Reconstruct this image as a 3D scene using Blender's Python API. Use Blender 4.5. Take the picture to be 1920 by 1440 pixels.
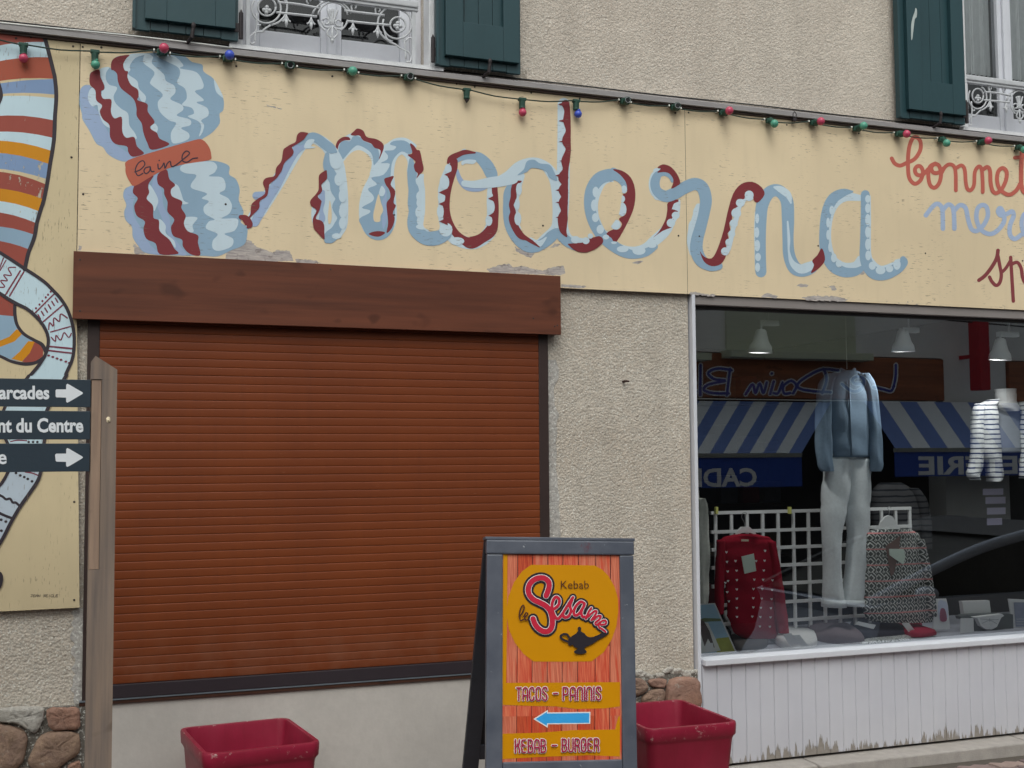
import bpy, bmesh, math, random
from mathutils import Vector, Matrix
from mathutils.geometry import tessellate_polygon
random.seed(7)
for o in list(bpy.data.objects): bpy.data.objects.remove(o)
SC = bpy.context.scene
COL = SC.collection
R = math.radians
# ---------------------------------------------------------------- camera, sky, sun, exposure
FPX = 2250.0
cr = Vector((0.93672422, -0.3499972, -0.00704961))
cu = Vector((-0.01616414, -0.06336011, 0.99785982))
cw = Vector((0.34969481, 0.93460551, 0.06500835))
CAM = Vector((0, -5.4, 1.6))
cd = bpy.data.cameras.new('camera'); cam = bpy.data.objects.new('camera', cd); COL.objects.link(cam)
M3 = Matrix((cr, cu, -cw)).transposed()
cam.matrix_world = Matrix.Translation(CAM) @ M3.to_4x4()
cd.sensor_width = 36; cd.lens = FPX / 1920 * 36; cd.clip_end = 500; cd.clip_start = .05
SC.camera = cam
w = bpy.data.worlds.new('World'); SC.world = w; w.use_nodes = True
wn = w.node_tree.nodes; wl = w.node_tree.links; wn.clear()
sky = wn.new('ShaderNodeTexSky'); sky.sky_type = 'NISHITA'; sky.sun_disc = False
SUN_EL, SUN_AZ = R(52), R(200)     # compass-style rotation used by the sky
sky.sun_elevation = SUN_EL; sky.sun_rotation = SUN_AZ; sky.dust_density = 6; sky.air_density = 1.2; sky.ozone_density = 2
hs = wn.new('ShaderNodeHueSaturation'); hs.inputs['Saturation'].default_value = .22
bg = wn.new('ShaderNodeBackground'); bg.inputs[1].default_value = .13
wo = wn.new('ShaderNodeOutputWorld')
wl.new(sky.outputs[0], hs.inputs['Color']); bg_t = wn.new('ShaderNodeMix'); bg_t.data_type = 'RGBA'; bg_t.blend_type = 'MULTIPLY'; bg_t.inputs[0].default_value = 1; bg_t.inputs[7].default_value = (.98, 1.02, 1, 1); wl.new(hs.outputs[0], bg_t.inputs[6]); wl.new(bg_t.outputs[2], bg.inputs[0]); wl.new(bg.outputs[0], wo.inputs[0])
sd = bpy.data.lights.new('sun', 'SUN'); sd.energy = .6; sd.angle = R(60); sd.color = (.98, 1, .95)
so = bpy.data.objects.new('sun', sd); COL.objects.link(so)
so.rotation_euler = Vector((math.sin(SUN_AZ) * math.cos(SUN_EL), math.cos(SUN_AZ) * math.cos(SUN_EL), math.sin(SUN_EL))).to_track_quat('Z', 'Y').to_euler()
SC.view_settings.view_transform = 'Standard'; SC.view_settings.look = 'None'
SC.view_settings.exposure = 0; SC.view_settings.gamma = 1; SC.view_settings.use_curve_mapping = False
# ---------------------------------------------------------------- projection helpers (pixel of the photograph -> point on a real plane)
def ray(px, py): return cr * ((px - 960) / FPX) - cu * ((py - 720) / FPX) + cw
def W(px, py, Y=0.0):
    d = ray(px, py); return CAM + d * ((Y - CAM.y) / d.y)
def G(px, py, z):
    d = ray(px, py); return CAM + d * ((z - CAM.z) / d.z)
GLY = .07                                   # plane of the shop glass
def MR(px, py, Yr):                         # real point at depth Yr (street side) whose mirror image is seen at the pixel
    v = W(px, py, 2 * GLY - Yr); return Vector((v.x, Yr, v.z))
def fr(ox, oy, s): return lambda x, y: (ox + x / s, oy + y / s)
# ---------------------------------------------------------------- materials
K = .62
def lin(c):
    c /= 255; return c / 12.92 if c <= .04045 else ((c + .055) / 1.055) ** 2.4
def C(r, g, b, k=None):
    k = k or K; return tuple(min(.85, lin(v) / k) for v in (r, g, b)) + (1,)
class N:
    def __init__(s, name):
        s.m = bpy.data.materials.new(name); s.m.use_nodes = True; s.t = s.m.node_tree; s.n = s.t.nodes; s.l = s.t.links
        s.b = s.n['Principled BSDF']; s.out = s.n['Material Output']
    def new(s, t, **k):
        n = s.n.new('ShaderNode' + t)
        for a, v in k.items(): setattr(n, a, v)
        return n
    def pos(s, sc=(1, 1, 1)):
        g = s.new('NewGeometry'); m = s.new('Mapping'); m.inputs['Scale'].default_value = sc
        s.l.new(g.outputs['Position'], m.inputs[0]); return m.outputs[0]
    def oc(s, sc=(1, 1, 1)):
        g = s.new('TexCoord'); m = s.new('Mapping'); m.inputs['Scale'].default_value = sc
        s.l.new(g.outputs['Object'], m.inputs[0]); return m.outputs[0]
    def noise(s, vec, scale, detail=4, rough=.55):
        n = s.new('TexNoise'); n.inputs['Scale'].default_value = scale; n.inputs['Detail'].default_value = detail
        n.inputs['Roughness'].default_value = rough; s.l.new(vec, n.inputs['Vector']); return n.outputs['Fac']
    def ramp(s, fac, a, b, lo=0., hi=1.):
        n = s.new('MapRange'); n.inputs[1].default_value = a; n.inputs[2].default_value = b; n.inputs[3].default_value = lo; n.inputs[4].default_value = hi
        n.clamp = True; s.l.new(fac, n.inputs[0]); return n.outputs[0]
    def mix(s, fac, a, b, mode='MIX'):
        n = s.new('Mix', data_type='RGBA', blend_type=mode)
        s.put(fac, n.inputs[0]); s.put(a, n.inputs[6]); s.put(b, n.inputs[7]); return n.outputs[2]
    def math(s, op, a, b=0.):
        n = s.new('Math', operation=op); s.put(a, n.inputs[0]); s.put(b, n.inputs[1]); return n.outputs[0]
    def put(s, v, inp):
        if isinstance(v, bpy.types.NodeSocket): s.l.new(v, inp)
        else: inp.default_value = v
    def bump(s, h, dist, strength=1.):
        n = s.new('Bump'); n.inputs['Distance'].default_value = dist; n.inputs['Strength'].default_value = strength
        s.l.new(h, n.inputs['Height']); s.l.new(n.outputs[0], s.b.inputs['Normal'])
    def fin(s, col, rough=.6, spec=.4):
        s.put(col, s.b.inputs['Base Color']); s.put(rough, s.b.inputs['Roughness']); s.b.inputs['Specular IOR Level'].default_value = spec
        return s.m
def dk(c, f): return tuple(v * f for v in c[:3]) + (1,)
MATS = {}
def plain(name, c, rough=.6, var=.12, sc=12, stretch=(1, 1, 1), bd=.0005, spec=.4, metal=0):
    if name in MATS: return MATS[name]
    s = N(name); p = s.pos(stretch); f = s.noise(p, sc, 5)
    col = s.mix(s.ramp(f, .3, .7), dk(c, 1 - var), dk(c, 1 + var))
    g = s.noise(p, sc * 9, 3); col = s.mix(s.ramp(g, .35, .75, 0, .35), col, dk(c, 1 - 2 * var))
    if bd: s.bump(g, bd)
    s.b.inputs['Metallic'].default_value = metal
    MATS[name] = s.fin(col, rough, spec); return MATS[name]
WOODGREY = C(135, 132, 136)
def flaky(name, c, horiz=True, amount=0., rough=.62, bottom=None):
    """house paint on plywood: slight fading, fine cracks, flakes down to grey wood"""
    s = N(name); p = s.pos()
    big = s.noise(p, 1.6, 3); fine = s.noise(s.pos((1, 1, 1)), 40, 3)
    col = s.mix(s.ramp(big, .35, .65), dk(c, .93), dk(c, 1.05))
    col = s.mix(s.ramp(s.noise(s.pos((5, 1, .8)), 3, 4), .5, .72, 0, .28), col, dk(c, .82))
    st = (13, 13, 110) if horiz else (110, 13, 13)
    cr_ = s.noise(s.pos(st), 1.6, 3, .6); msk = s.noise(p, 3.2, 4, .6)
    crack = s.math('MULTIPLY', s.ramp(cr_, .61, .66), s.ramp(msk, .48, .60))
    col = s.mix(s.math('MULTIPLY', crack, .75), col, C(95, 82, 72))
    fl = s.noise(s.pos((22, 22, 46) if horiz else (50, 22, 20)), 1., 7, .68)
    thr = s.ramp(s.noise(p, 1.3, 2), .4, .75, .16, 0.02 - amount)
    f = s.math('ADD', fl, s.math('MULTIPLY', thr, -1.))
    if bottom is not None:          # paint lost along the lower edge of the board
        zz = s.new('SeparateXYZ'); s.l.new(p, zz.inputs[0])
        edge = s.ramp(zz.outputs[2], bottom, bottom + .085, .2, 0.)
        n2 = s.ramp(s.noise(s.pos((2.2, 1, .6)), 1.5, 3), .42, .62, 0, 1)
        f = s.math('ADD', f, s.math('MULTIPLY', edge, n2))
    flake = s.ramp(f, .63 if horiz else .60, .65 if horiz else .615)
    col = s.mix(flake, col, s.mix(fine, WOODGREY, C(95, 92, 96)) if horiz else s.mix(fine, C(176, 168, 150), C(110, 104, 104)))
    h = s.math('ADD', s.math('MULTIPLY', flake, -.6), s.math('MULTIPLY', s.noise(s.pos((12, 12, 60) if horiz else (60, 12, 12)), 3, 3), .4))
    s.bump(s.math('SUBTRACT', h, s.math('MULTIPLY', crack, .5)), .0012)
    MATS[name] = s.fin(col, rough, .35); return MATS[name]
def stucco(name, c, c2, grain=95, dist=.004, ve=True):
    s = N(name); p = s.pos()
    v = s.new('TexVoronoi'); v.inputs['Scale'].default_value = grain; s.l.new(p, v.inputs['Vector'])
    n1 = s.noise(p, grain * .6, 6, .7); n2 = s.noise(p, 2.2, 5); n3 = s.noise(p, grain * 1.7, 2)
    col = s.mix(s.ramp(n2, .35, .68), c, c2); col = s.mix(s.ramp(s.noise(p, 5, 5, .65), .45, .7, 0, .5), col, dk(c, 1.15))
    col = s.mix(s.ramp(n1, .38, .62, .25, 1), dk(c, .70), col)
    col = s.mix(s.ramp(n3, .56, .66, 0, .6), col, C(200, 194, 186)); n5 = s.noise(p, grain * 2.6, 2); col = s.mix(s.ramp(n5, .58, .68, 0, .4), col, dk(c, .6))
    sx = s.noise(s.pos((5, 5, .6)), 1.3, 5, .6); col = s.mix(s.ramp(sx, .46, .72, 0, .42), col, dk(c, .66)); col = s.mix(s.ramp(s.noise(p, .9, 3), .5, .68, 0, .35), col, dk(c, 1.18))
    h = s.math('ADD', s.math('MULTIPLY', v.outputs['Distance'], -.8), s.math('MULTIPLY', n1, 1.4))
    s.bump(h, dist, 1.); MATS[name] = s.fin(col, .92, .2); return MATS[name]
def wood(name, c, c2, axis='x', grain=1., rough=.5, bd=.0006, worn=None):
    s = N(name); st = {'x': (1.2, 22, 22), 'z': (22, 22, 1.2)}[axis]
    p = s.oc(tuple(v * grain for v in st)); f = s.noise(p, 1.6, 6, .62); f2 = s.noise(s.oc(), 2.5, 3)
    col = s.mix(s.ramp(f, .36, .66), c, c2); col = s.mix(s.ramp(f2, .4, .7, 0, .5), col, dk(c, .72)); f3_ = s.noise(s.oc(st), .5, 3); col = s.mix(s.ramp(f3_, .48, .7, 0, .6), col, dk(c, 1.3))
    kn = s.noise(s.oc((3, 3, 5)), 2.6, 1); col = s.mix(s.ramp(kn, .66, .76, 0, .7), col, dk(c, .45))
    if worn: col = s.mix(s.ramp(s.noise(s.oc(), 5, 8, .7), .58, .66, 0, .8), col, worn)
    s.bump(f, bd); MATS[name] = s.fin(col, rough, .35); return MATS[name]
# ---------------------------------------------------------------- mesh helpers
def loc_of(p):
    l = Vector((0, 0, 0))
    while p is not None: l = l + p.location; p = p.parent
    return l
def mesh(name, V, F, mats, parent=None, idx=None, smooth=False, local=False):
    if not isinstance(mats, (list, tuple)): mats = [mats]
    off = Vector((0, 0, 0)) if local else loc_of(parent)
    me = bpy.data.meshes.new(name); me.from_pydata([tuple(Vector(v) - off) for v in V], [], F)
    for m in mats: me.materials.append(m)
    if idx: me.polygons.foreach_set('material_index', idx)
    if smooth: me.polygons.foreach_set('use_smooth', [True] * len(me.polygons))
    me.update(); o = bpy.data.objects.new(name, me); COL.objects.link(o); o.parent = parent; return o
def tag(o, label=None, cat=None, group=None, kind=None):
    for k, v in (('label', label), ('category', cat), ('group', group), ('kind', kind)):
        if v: o[k] = v
    return o
def thing(name, label, cat, loc=(0, 0, 0), group=None):
    o = bpy.data.objects.new(name, None); COL.objects.link(o); o.location = loc; o.empty_display_size = .1
    return tag(o, label, cat, group)
class B:
    """collects solids into one mesh"""
    def __init__(s): s.V = []; s.F = []; s.I = []
    def add(s, V, F, i=0):
        n = len(s.V); s.V += [Vector(v) for v in V]; s.F += [tuple(a + n for a in f) for f in F]; s.I += [i] * len(F); return s
    def box(s, x0, x1, y0, y1, z0, z1, i=0, bev=0.):
        if bev <= 0:
            V = [(x, y, z) for x in (x0, x1) for y in (y0, y1) for z in (z0, z1)]
            return s.add(V, [(0, 1, 3, 2), (4, 6, 7, 5), (0, 4, 5, 1), (2, 3, 7, 6), (0, 2, 6, 4), (1, 5, 7, 3)], i)
        bm = bmesh.new(); bmesh.ops.create_cube(bm, size=1)
        for v in bm.verts: v.co = Vector(((x0 + x1) / 2 + v.co.x * (x1 - x0), (y0 + y1) / 2 + v.co.y * (y1 - y0), (z0 + z1) / 2 + v.co.z * (z1 - z0)))
        bmesh.ops.bevel(bm, geom=bm.edges[:], offset=bev, segments=2, affect='EDGES', profile=.6)
        bm.verts.index_update(); s.add([v.co.copy() for v in bm.verts], [[v.index for v in f.verts] for f in bm.faces], i); bm.free(); return s
    def hull(s, A, D, i=0):      # prism between two outlines of the same length
        n = len(A); F = [tuple(range(n))[::-1], tuple(range(n, 2 * n))] + [(k, (k + 1) % n, n + (k + 1) % n, n + k) for k in range(n)]
        return s.add(list(A) + list(D), F, i)
    def tube(s, P, r, seg=6, i=0, cap=True):
        P = [Vector(p) for p in P]; n = len(P); rr = r if isinstance(r, (list, tuple)) else [r] * n; V = []
        up = Vector((0.123, .2, 1)).normalized()
        t0 = (P[1] - P[0]).normalized(); a = t0.orthogonal().normalized()
        for k in range(n):
            t = (P[min(k + 1, n - 1)] - P[max(k - 1, 0)])
            t = t.normalized() if t.length > 1e-9 else t0
            a = (a - t * a.dot(t)); a = a.normalized() if a.length > 1e-6 else t.orthogonal().normalized(); b = t.cross(a)
            V += [P[k] + (a * math.cos(q) + b * math.sin(q)) * rr[k] for q in [2 * math.pi * j / seg for j in range(seg)]]
        F = [(k * seg + j, k * seg + (j + 1) % seg, (k + 1) * seg + (j + 1) % seg, (k + 1) * seg + j) for k in range(n - 1) for j in range(seg)]
        if cap: F += [tuple(range(seg))[::-1], tuple(range((n - 1) * seg, n * seg))]
        return s.add(V, F, i)
    def lathe(s, c, ax, prof, seg=16, i=0):     # prof: (distance along axis, radius)
        c = Vector(c); ax = Vector(ax).normalized()
        a = ax.orthogonal().normalized(); b_ = ax.cross(a); n = len(prof)
        V = [c + ax * d + (a * math.cos(2 * math.pi * j / seg) + b_ * math.sin(2 * math.pi * j / seg)) * max(r_, 1e-5) for d, r_ in prof for j in range(seg)]
        F = [(k * seg + j, k * seg + (j + 1) % seg, (k + 1) * seg + (j + 1) % seg, (k + 1) * seg + j) for k in range(n - 1) for j in range(seg)]
        return s.add(V, F + [tuple(range(seg))[::-1], tuple(range((n - 1) * seg, n * seg))], i)
    def ball(s, c, r, i=0, seg=12, rings=8, sc=(1, 1, 1)):
        V = []; c = Vector(c)
        for a in range(rings + 1):
            for b in range(seg):
                th = math.pi * a / rings; ph = 2 * math.pi * b / seg
                V.append(c + Vector((math.sin(th) * math.cos(ph) * r * sc[0], math.sin(th) * math.sin(ph) * r * sc[1], math.cos(th) * r * sc[2])))
        F = [(a * seg + b, (a + 1) * seg + b, (a + 1) * seg + (b + 1) % seg, a * seg + (b + 1) % seg) for a in range(rings) for b in range(seg)]
        return s.add(V, F, i)
    def xf(s, M, start=0):
        for k in range(start, len(s.V)): s.V[k] = M @ s.V[k]
        return s
    def out(s, name, mats, parent=None, smooth=False, local=False):
        return mesh(name, s.V, s.F, mats, parent, s.I, smooth, local)
def cat(P, closed=False, sub=4):
    """Catmull-Rom through tuples of any length"""
    n = len(P); out = []
    if n < 3: return [tuple(p) for p in P]
    for k in range(n if closed else n - 1):
        g = (lambda q: P[q % n]) if closed else (lambda q: P[max(0, min(n - 1, q))])
        a, b, c, d = g(k - 1), g(k), g(k + 1), g(k + 2)
        for j in range(sub):
            t = j / sub
            out.append(tuple(.5 * (2 * b[q] + (c[q] - a[q]) * t + (2 * a[q] - 5 * b[q] + 4 * c[q] - d[q]) * t * t + (3 * b[q] - a[q] - 3 * c[q] + d[q]) * t ** 3) for q in range(len(b))))
    if not closed: out.append(tuple(P[-1]))
    return out
class Paint:
    """flat paint: thin sheets laid one above the other on a plane; pl(px,py,h) gives the point h metres in front of it"""
    def __init__(s, pl, f, mats): s.pl = pl; s.f = f; s.mats = mats; s.V = []; s.F = []; s.I = []; s.h = .0004
    def poly(s, m, P, sub=4, sharp=False):
        Q = P if sharp else cat(P, True, sub)
        pts = [s.pl(*s.f(x, y), s.h) for x, y in Q]
        tri = tessellate_polygon([[Vector((x, y, 0)) for x, y in Q]])
        n = len(s.V); s.V += pts; s.F += [tuple(n + a for a in t) for t in tri]; s.I += [m] * len(tri); s.h += 4e-5; return s
    def line(s, m, P, w=None, closed=False, sub=5, wob=0.):
        P = [tuple(p) if len(p) == 3 else tuple(p) + (w,) for p in P]
        if closed: P = P + [P[0], ]
        Q = cat(P, False, sub) if len(P) > 2 else P; n0 = len(s.V); k_ = len(Q)
        def cap(x, y, r_, dx, dy, sgn):
            c0 = len(s.V); a0 = math.atan2(dy, dx)
            s.V.append(s.pl(*s.f(x, y), s.h))
            for j in range(7):
                a = a0 + sgn * (math.pi / 2 - math.pi * j / 6) if sgn > 0 else a0 + math.pi / 2 + math.pi * j / 6
                s.V.append(s.pl(*s.f(x + math.cos(a) * r_, y + math.sin(a) * r_), s.h))
            for j in range(6): s.F.append((c0, c0 + 1 + j, c0 + 2 + j)); s.I.append(m)
        dirs = []
        for k in range(k_):
            a = Q[max(0, k - 1)]; b = Q[min(k_ - 1, k + 1)]; dx, dy = b[0] - a[0], b[1] - a[1]; L = math.hypot(dx, dy) or 1; dirs.append((dx / L, dy / L))
        if not closed and not wob: cap(Q[0][0], Q[0][1], Q[0][2] / 2, *dirs[0], -1)
        n = len(s.V)
        for k, (x, y, ww) in enumerate(Q):
            dx, dy = dirs[k]; r_ = ww / 2 * (1 + (wob * math.sin(k * 1.3 + x) if wob else 0))
            s.V.append(s.pl(*s.f(x - dy * r_, y + dx * r_), s.h)); s.V.append(s.pl(*s.f(x + dy * r_, y - dx * r_), s.h)); s.h += 6e-6
        for k in range(k_ - 1): s.F.append((n + 2 * k, n + 2 * k + 1, n + 2 * k + 3, n + 2 * k + 2)); s.I.append(m)
        if not closed and not wob: cap(Q[-1][0], Q[-1][1], Q[-1][2] / 2, *dirs[-1], 1)
        s.h += 2e-5; return s
    def ell(s, m, *E):
        for (x, y, a, b) in E: s.poly(m, [(x + a * math.cos(t), y + b * math.sin(t)) for t in [2 * math.pi * j / 14 for j in range(14)]], sharp=True)
        return s
    def out(s, name, parent, label=None):
        o = mesh(name, s.V, s.F, s.mats, parent, s.I)
        # every sheet faces the street side
        if label: o['label'] = label
        return o
def text2d(txt, offset=0., spacing=1.):
    cu_ = bpy.data.curves.new('t', 'FONT'); cu_.body = txt; cu_.offset = offset; cu_.resolution_u = 3; cu_.space_character = spacing
    o = bpy.data.objects.new('t', cu_); COL.objects.link(o); bpy.context.view_layer.update()
    dg = bpy.context.evaluated_depsgraph_get(); me = o.evaluated_get(dg).to_mesh()
    V = [(v.co.x, v.co.y) for v in me.vertices]; F = [tuple(p.vertices) for p in me.polygons]
    o.evaluated_get(dg).to_mesh_clear(); bpy.data.objects.remove(o); bpy.data.curves.remove(cu_); return V, F
def text_into(txt, name, corners, mats, parent, h=.001, offset=0., depth=0.):
    """fit text in the quad corners = bottom-left, bottom-right, top-left (3D); h in front along normal"""
    V, F = text2d(txt, offset); xs = [v[0] for v in V]; ys = [v[1] for v in V]; x0, x1, y0, y1 = min(xs), max(xs), min(ys), max(ys)
    a, b, c = [Vector(q) for q in corners]; u = b - a; v_ = c - a; n = u.cross(v_).normalized()
    P = [a + u * ((x - x0) / (x1 - x0)) + v_ * ((y - y0) / (y1 - y0)) + n * h for x, y in V]
    return mesh(name, P, F, mats, parent)
def rows(b, L, Y, th, i=0, seg=18, f=None, fold=.0, ph=0., sub=4):
    """cloth volume from rows (py, left px, right px) at depth Y, elliptic section th thick"""
    Q = cat(L, False, sub); n = len(Q); V = []
    for k, (py, xl, xr) in enumerate(Q):
        A = W(*(f(xl, py) if f else (xl, py)), Y); D = W(*(f(xr, py) if f else (xr, py)), Y); c = (A + D) / 2; hw = (D - A) / 2
        for j in range(seg):
            t = 2 * math.pi * j / seg; sgn = 1 + fold * 1.5 * (math.sin(5 * t + ph + k * .21) + .6 * math.sin(9 * t + k * .37 + ph) + .5 * math.sin(k * .9 + 2 * t))
            V.append(c + hw * math.cos(t) * (1 + .035 * math.sin(k * 1.1 + ph * 3) + .02 * math.sin(k * 2.3)) + Vector((0, -math.sin(t) * th / 2 * sgn, 0)))
    F = [(k * seg + j, (k + 1) * seg + j, (k + 1) * seg + (j + 1) % seg, k * seg + (j + 1) % seg) for k in range(n - 1) for j in range(seg)]
    F += [tuple(range(seg)), tuple(range((n - 1) * seg, n * seg))[::-1]]
    b.add(V, F, i)
def copy_tree(o, parent=None):
    c = o.copy(); COL.objects.link(c); c.parent = parent
    for ch in list(o.children): copy_tree(ch, c)
    return c
# ================================================================ SETTING
PAINTC = C(186, 169, 141)
m_plaster = stucco('roughcast', C(173, 163, 152), C(161, 149, 138))
m_pillar = stucco('pillar_roughcast', C(169, 160, 149), C(157, 145, 132), 84, .005)
m_smooth = plain('limewash', C(157, 152, 147), .85, .09, 3.5, bd=.0015)
m_dirtpl = stucco('worn_plaster', C(148, 140, 130), C(118, 104, 90), 60, .005)
m_white = plain('white_joinery', C(172, 173, 179), .45, .03, 8)
m_asph = plain('asphalt', (.06, .06, .062, 1), .9, .2, 30, bd=.003)
m_paver = plain('paver', C(112, 96, 92), .85, .16, 25, bd=.002)
m_joint = plain('joint_sand', C(70, 64, 58), .95, .2, 60)
m_step = plain('step_stone', C(138, 132, 127), .85, .12, 18, bd=.003)
def gz(x, y=0): return .035 - .009 * (x - .7)
# street surface: one sheet to the horizon, falling away from the shops
V = []; F = []
ys = [80, 12, .4, -.2, -1.75, -1.76, -2.4, -3.6, -6, -9, -30, -90]; xs = [-120, -20, -6, 0, 3, 6, 12, 30, 120]
def road_z(x, y):
    b = gz(max(-6, min(12, x))) - .06
    return b if y >= -1.75 else (b - .14 if y > -1.9 else (b - .42 if y > -3 else -.62 if y > -5 else -.85))
for y in ys:
    for x in xs: V.append((x, y, road_z(x, y)))
for a in range(len(ys) - 1):
    for b_ in range(len(xs) - 1): n = len(xs); F.append((a * n + b_, a * n + b_ + 1, (a + 1) * n + b_ + 1, (a + 1) * n + b_))
road = tag(mesh('road', V, F, m_asph), kind='structure')
pav = tag(thing('pavement', None, None), kind='structure')
V = [(x, y, gz(x) - .012) for x in (-6, 12) for y in (.3, -1.72)]
b = B(); b.hull([(-6, .3, gz(-6) - .3), (12, .3, gz(12) - .3), (12, -1.72, gz(12) - .3), (-6, -1.72, gz(-6) - .3)], [(-6, .3, gz(-6) - .012), (12, .3, gz(12) - .012), (12, -1.72, gz(12) - .012), (-6, -1.72, gz(-6) - .012)])
b.out('bedding', m_joint, pav)
# interlocking pavers with waved edges; single ones where the photo shows them
def paver_mesh():
    L, D_, a = .20, .10, .013; P = []
    def wave(t): return a * math.sin(t * 2 * math.pi * 2)
    for k in range(8): P.append((L * k / 8, wave(k / 8)))
    P += [(L - .004, 0 + D_ * j / 3) for j in (0, 1, 2)]
    for k in range(8, -1, -1): P.append((L * k / 8, D_ - .006 + wave(k / 8)))
    P += [(.004, D_ * j / 3) for j in (2, 1)]
    P2 = []
    for q in P:
        if not P2 or math.hypot(q[0] - P2[-1][0], q[1] - P2[-1][1]) > .003: P2.append(q)
    n = len(P2); V = [(x, y, -.012) for x, y in P2] + [(x * .975 + .0025, y * .96 + .002, 0) for x, y in P2]
    tri = tessellate_polygon([[Vector((x, y, 0)) for x, y in P2]])
    F = [(k, (k + 1) % n, n + (k + 1) % n, n + k) for k in range(n)] + [tuple(n + q for q in t) for t in tri]
    me = bpy.data.meshes.new('paver'); me.from_pydata(V, [], F); me.materials.append(m_paver); me.update(); return me
pm = paver_mesh(); cnt = 0; rest = B()
mp2 = [m_paver, plain('paver_dark', C(98, 84, 82), .85, .16, 25, bd=.002), plain('paver_pale', C(124, 107, 100), .85, .14, 25, bd=.002)]
pms = [pm] + [pm.copy() for _ in (1, 2)]
for k in (1, 2): pms[k].materials[0] = mp2[k]
for r_ in range(16):
    for c_ in range(34):
        x = .3 + c_ * .2045 + (.1 if r_ % 2 else 0); y = -.235 - r_ * .0985 - .0985
        z = gz(x) + random.uniform(-.0015, .0015)
        if x > 3.3 and r_ < 15 and cnt < 290:
            o = bpy.data.objects.new('paver', pms[random.randrange(3)]); COL.objects.link(o); o.parent = pav; o.location = (x, y, z)
            o.rotation_euler = (random.uniform(-.01, .01), random.uniform(-.01, .01) + .026, 0); cnt += 1
        else:
            me = pm; rest.add([Vector((x, y, z)) + v.co for v in me.vertices], [tuple(p.vertices) for p in me.polygons], random.randrange(3))
tag(rest.out('paver', mp2, pav), kind='stuff')
kb = tag(thing('kerb', None, None), kind='structure')
for k in range(12):
    x = -4 + k * 1.0; bb = B(); bb.box(x + .004, x + .996, -1.88, -1.725, gz(x) - .3, gz(x) + .003, bev=.012); bb.out('kerb_stone', m_step, kb)
# stone step under the shopfront: long blocks
st = tag(thing('shop_step', None, None), kind='structure')
for x0, x1, y1 in ((2.98, 3.62, -.125), (3.63, 4.98, -.135), (4.99, 6.2, -.13)):
    bb = B(); bb.hull([(x0, .1, gz(x0) - .1), (x1, .1, gz(x1) - .1), (x1, y1, gz(x1) - .1), (x0, y1, gz(x0) - .1)],
                      [(x0, .1, .061), (x1, .1, .061), (x1, y1, .052), (x0, y1, .052)])
    o = bb.out('step_block', m_step, st)
    bv = o.modifiers.new('b', 'BEVEL'); bv.width = .008; bv.segments = 2
# ================================================================ BUILDING
bld = thing('shop_building', 'two storey roughcast shop building with painted fascia, rough stone plinth and green shutters', 'building')
WX = .03       # face of the render
W2L = W(1812, 215, .03).x; OPL = (.722, 1.628, 3.492, 5.35); OPR = (W2L - .01, W2L + .9, 3.492, 5.35)
b = B()
Z1 = 3.435
b.box(-5, OPL[0], WX, .45, Z1, 7); b.box(OPL[0], OPL[1], WX, .45, Z1, OPL[2]); b.box(OPL[0], OPL[1], WX, .45, OPL[3], 7)
b.box(OPL[1], OPR[0], WX, .45, Z1, 7); b.box(OPR[0], OPR[1], WX, .45, Z1, OPR[2]); b.box(OPR[0], OPR[1], WX, .45, OPR[3], 7); b.box(OPR[1], 11, WX, .45, Z1, 7)
b.out('upper_wall', m_plaster, bld)
b = B(); b.box(-5, .115, WX, .45, -.5, Z1); b.box(2.212, 3.0, WX, .45, -.5, Z1); b.box(6.0, 11, WX, .45, -.5, Z1)
b.box(.115, 2.212, .06, .45, 2.1, Z1); b.box(3.0, 6.0, .06, .45, 2.46, Z1)
b.out('ground_floor_wall', m_pillar, bld)
b = B(); b.box(.08, 2.235, .012, .40, -.3, .612); b.out('sill_wall', m_smooth, bld)
# worn plaster margins beside the roller shutter
def blob(x0, x1, z0, z1, y, m, name, amp=.02, n=26, seed=1):
    rnd = random.Random(seed); P = []
    for k in range(n): P.append((x0 + rnd.uniform(0, .004), z0 + (z1 - z0) * k / (n - 1)))
    for k in range(n - 1, -1, -1): P.append((x1 + rnd.uniform(-amp, amp), z0 + (z1 - z0) * k / (n - 1)))
    bb = B(); V = [(x, y, z) for x, z in P] + [(x, WX + .004, z) for x, z in P]
    n2 = len(P); tri = tessellate_polygon([[Vector((x, z, 0)) for x, z in P]])
    bb.add(V, [tuple(t) for t in tri] + [(k, (k + 1) % n2, n2 + (k + 1) % n2, n2 + k) for k in range(n2)]); return bb.out(name, m, bld)
m_marg = stucco('plaster_margin', C(156, 152, 148), C(140, 134, 127), 50, .004)
blob(2.205, 2.262, .62, 2.10, WX - .004, m_marg, 'plaster_margin', .016, 34, 3)
blob(.118, .052, .60, 1.0, WX - .004, m_marg, 'plaster_margin', .012, 20, 5)
# reveals and white surrounds of the upper windows
for (x0, x1, z0, z1) in (OPL, OPR):
    b = B(); b.box(x0 - .045, x0 + .012, .02, .12, z0, z1, bev=.004); b.box(x1 - .012, x1 + .045, .02, .12, z0, z1, bev=.004)
    b.hull([(x0 - .05, -.012, z0 - .022), (x1 + .05, -.012, z0 - .022), (x1 + .05, .44, z0 - .022), (x0 - .05, .44, z0 - .022)],
           [(x0 - .05, -.012, z0 - .003), (x1 + .05, -.012, z0 - .003), (x1 + .05, .44, z0 + .02), (x0 - .05, .44, z0 + .02)])
    b.out('window_surround', plain('old_white_paint', C(182, 182, 184), .6, .07, 22, bd=.002), bld)
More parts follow.
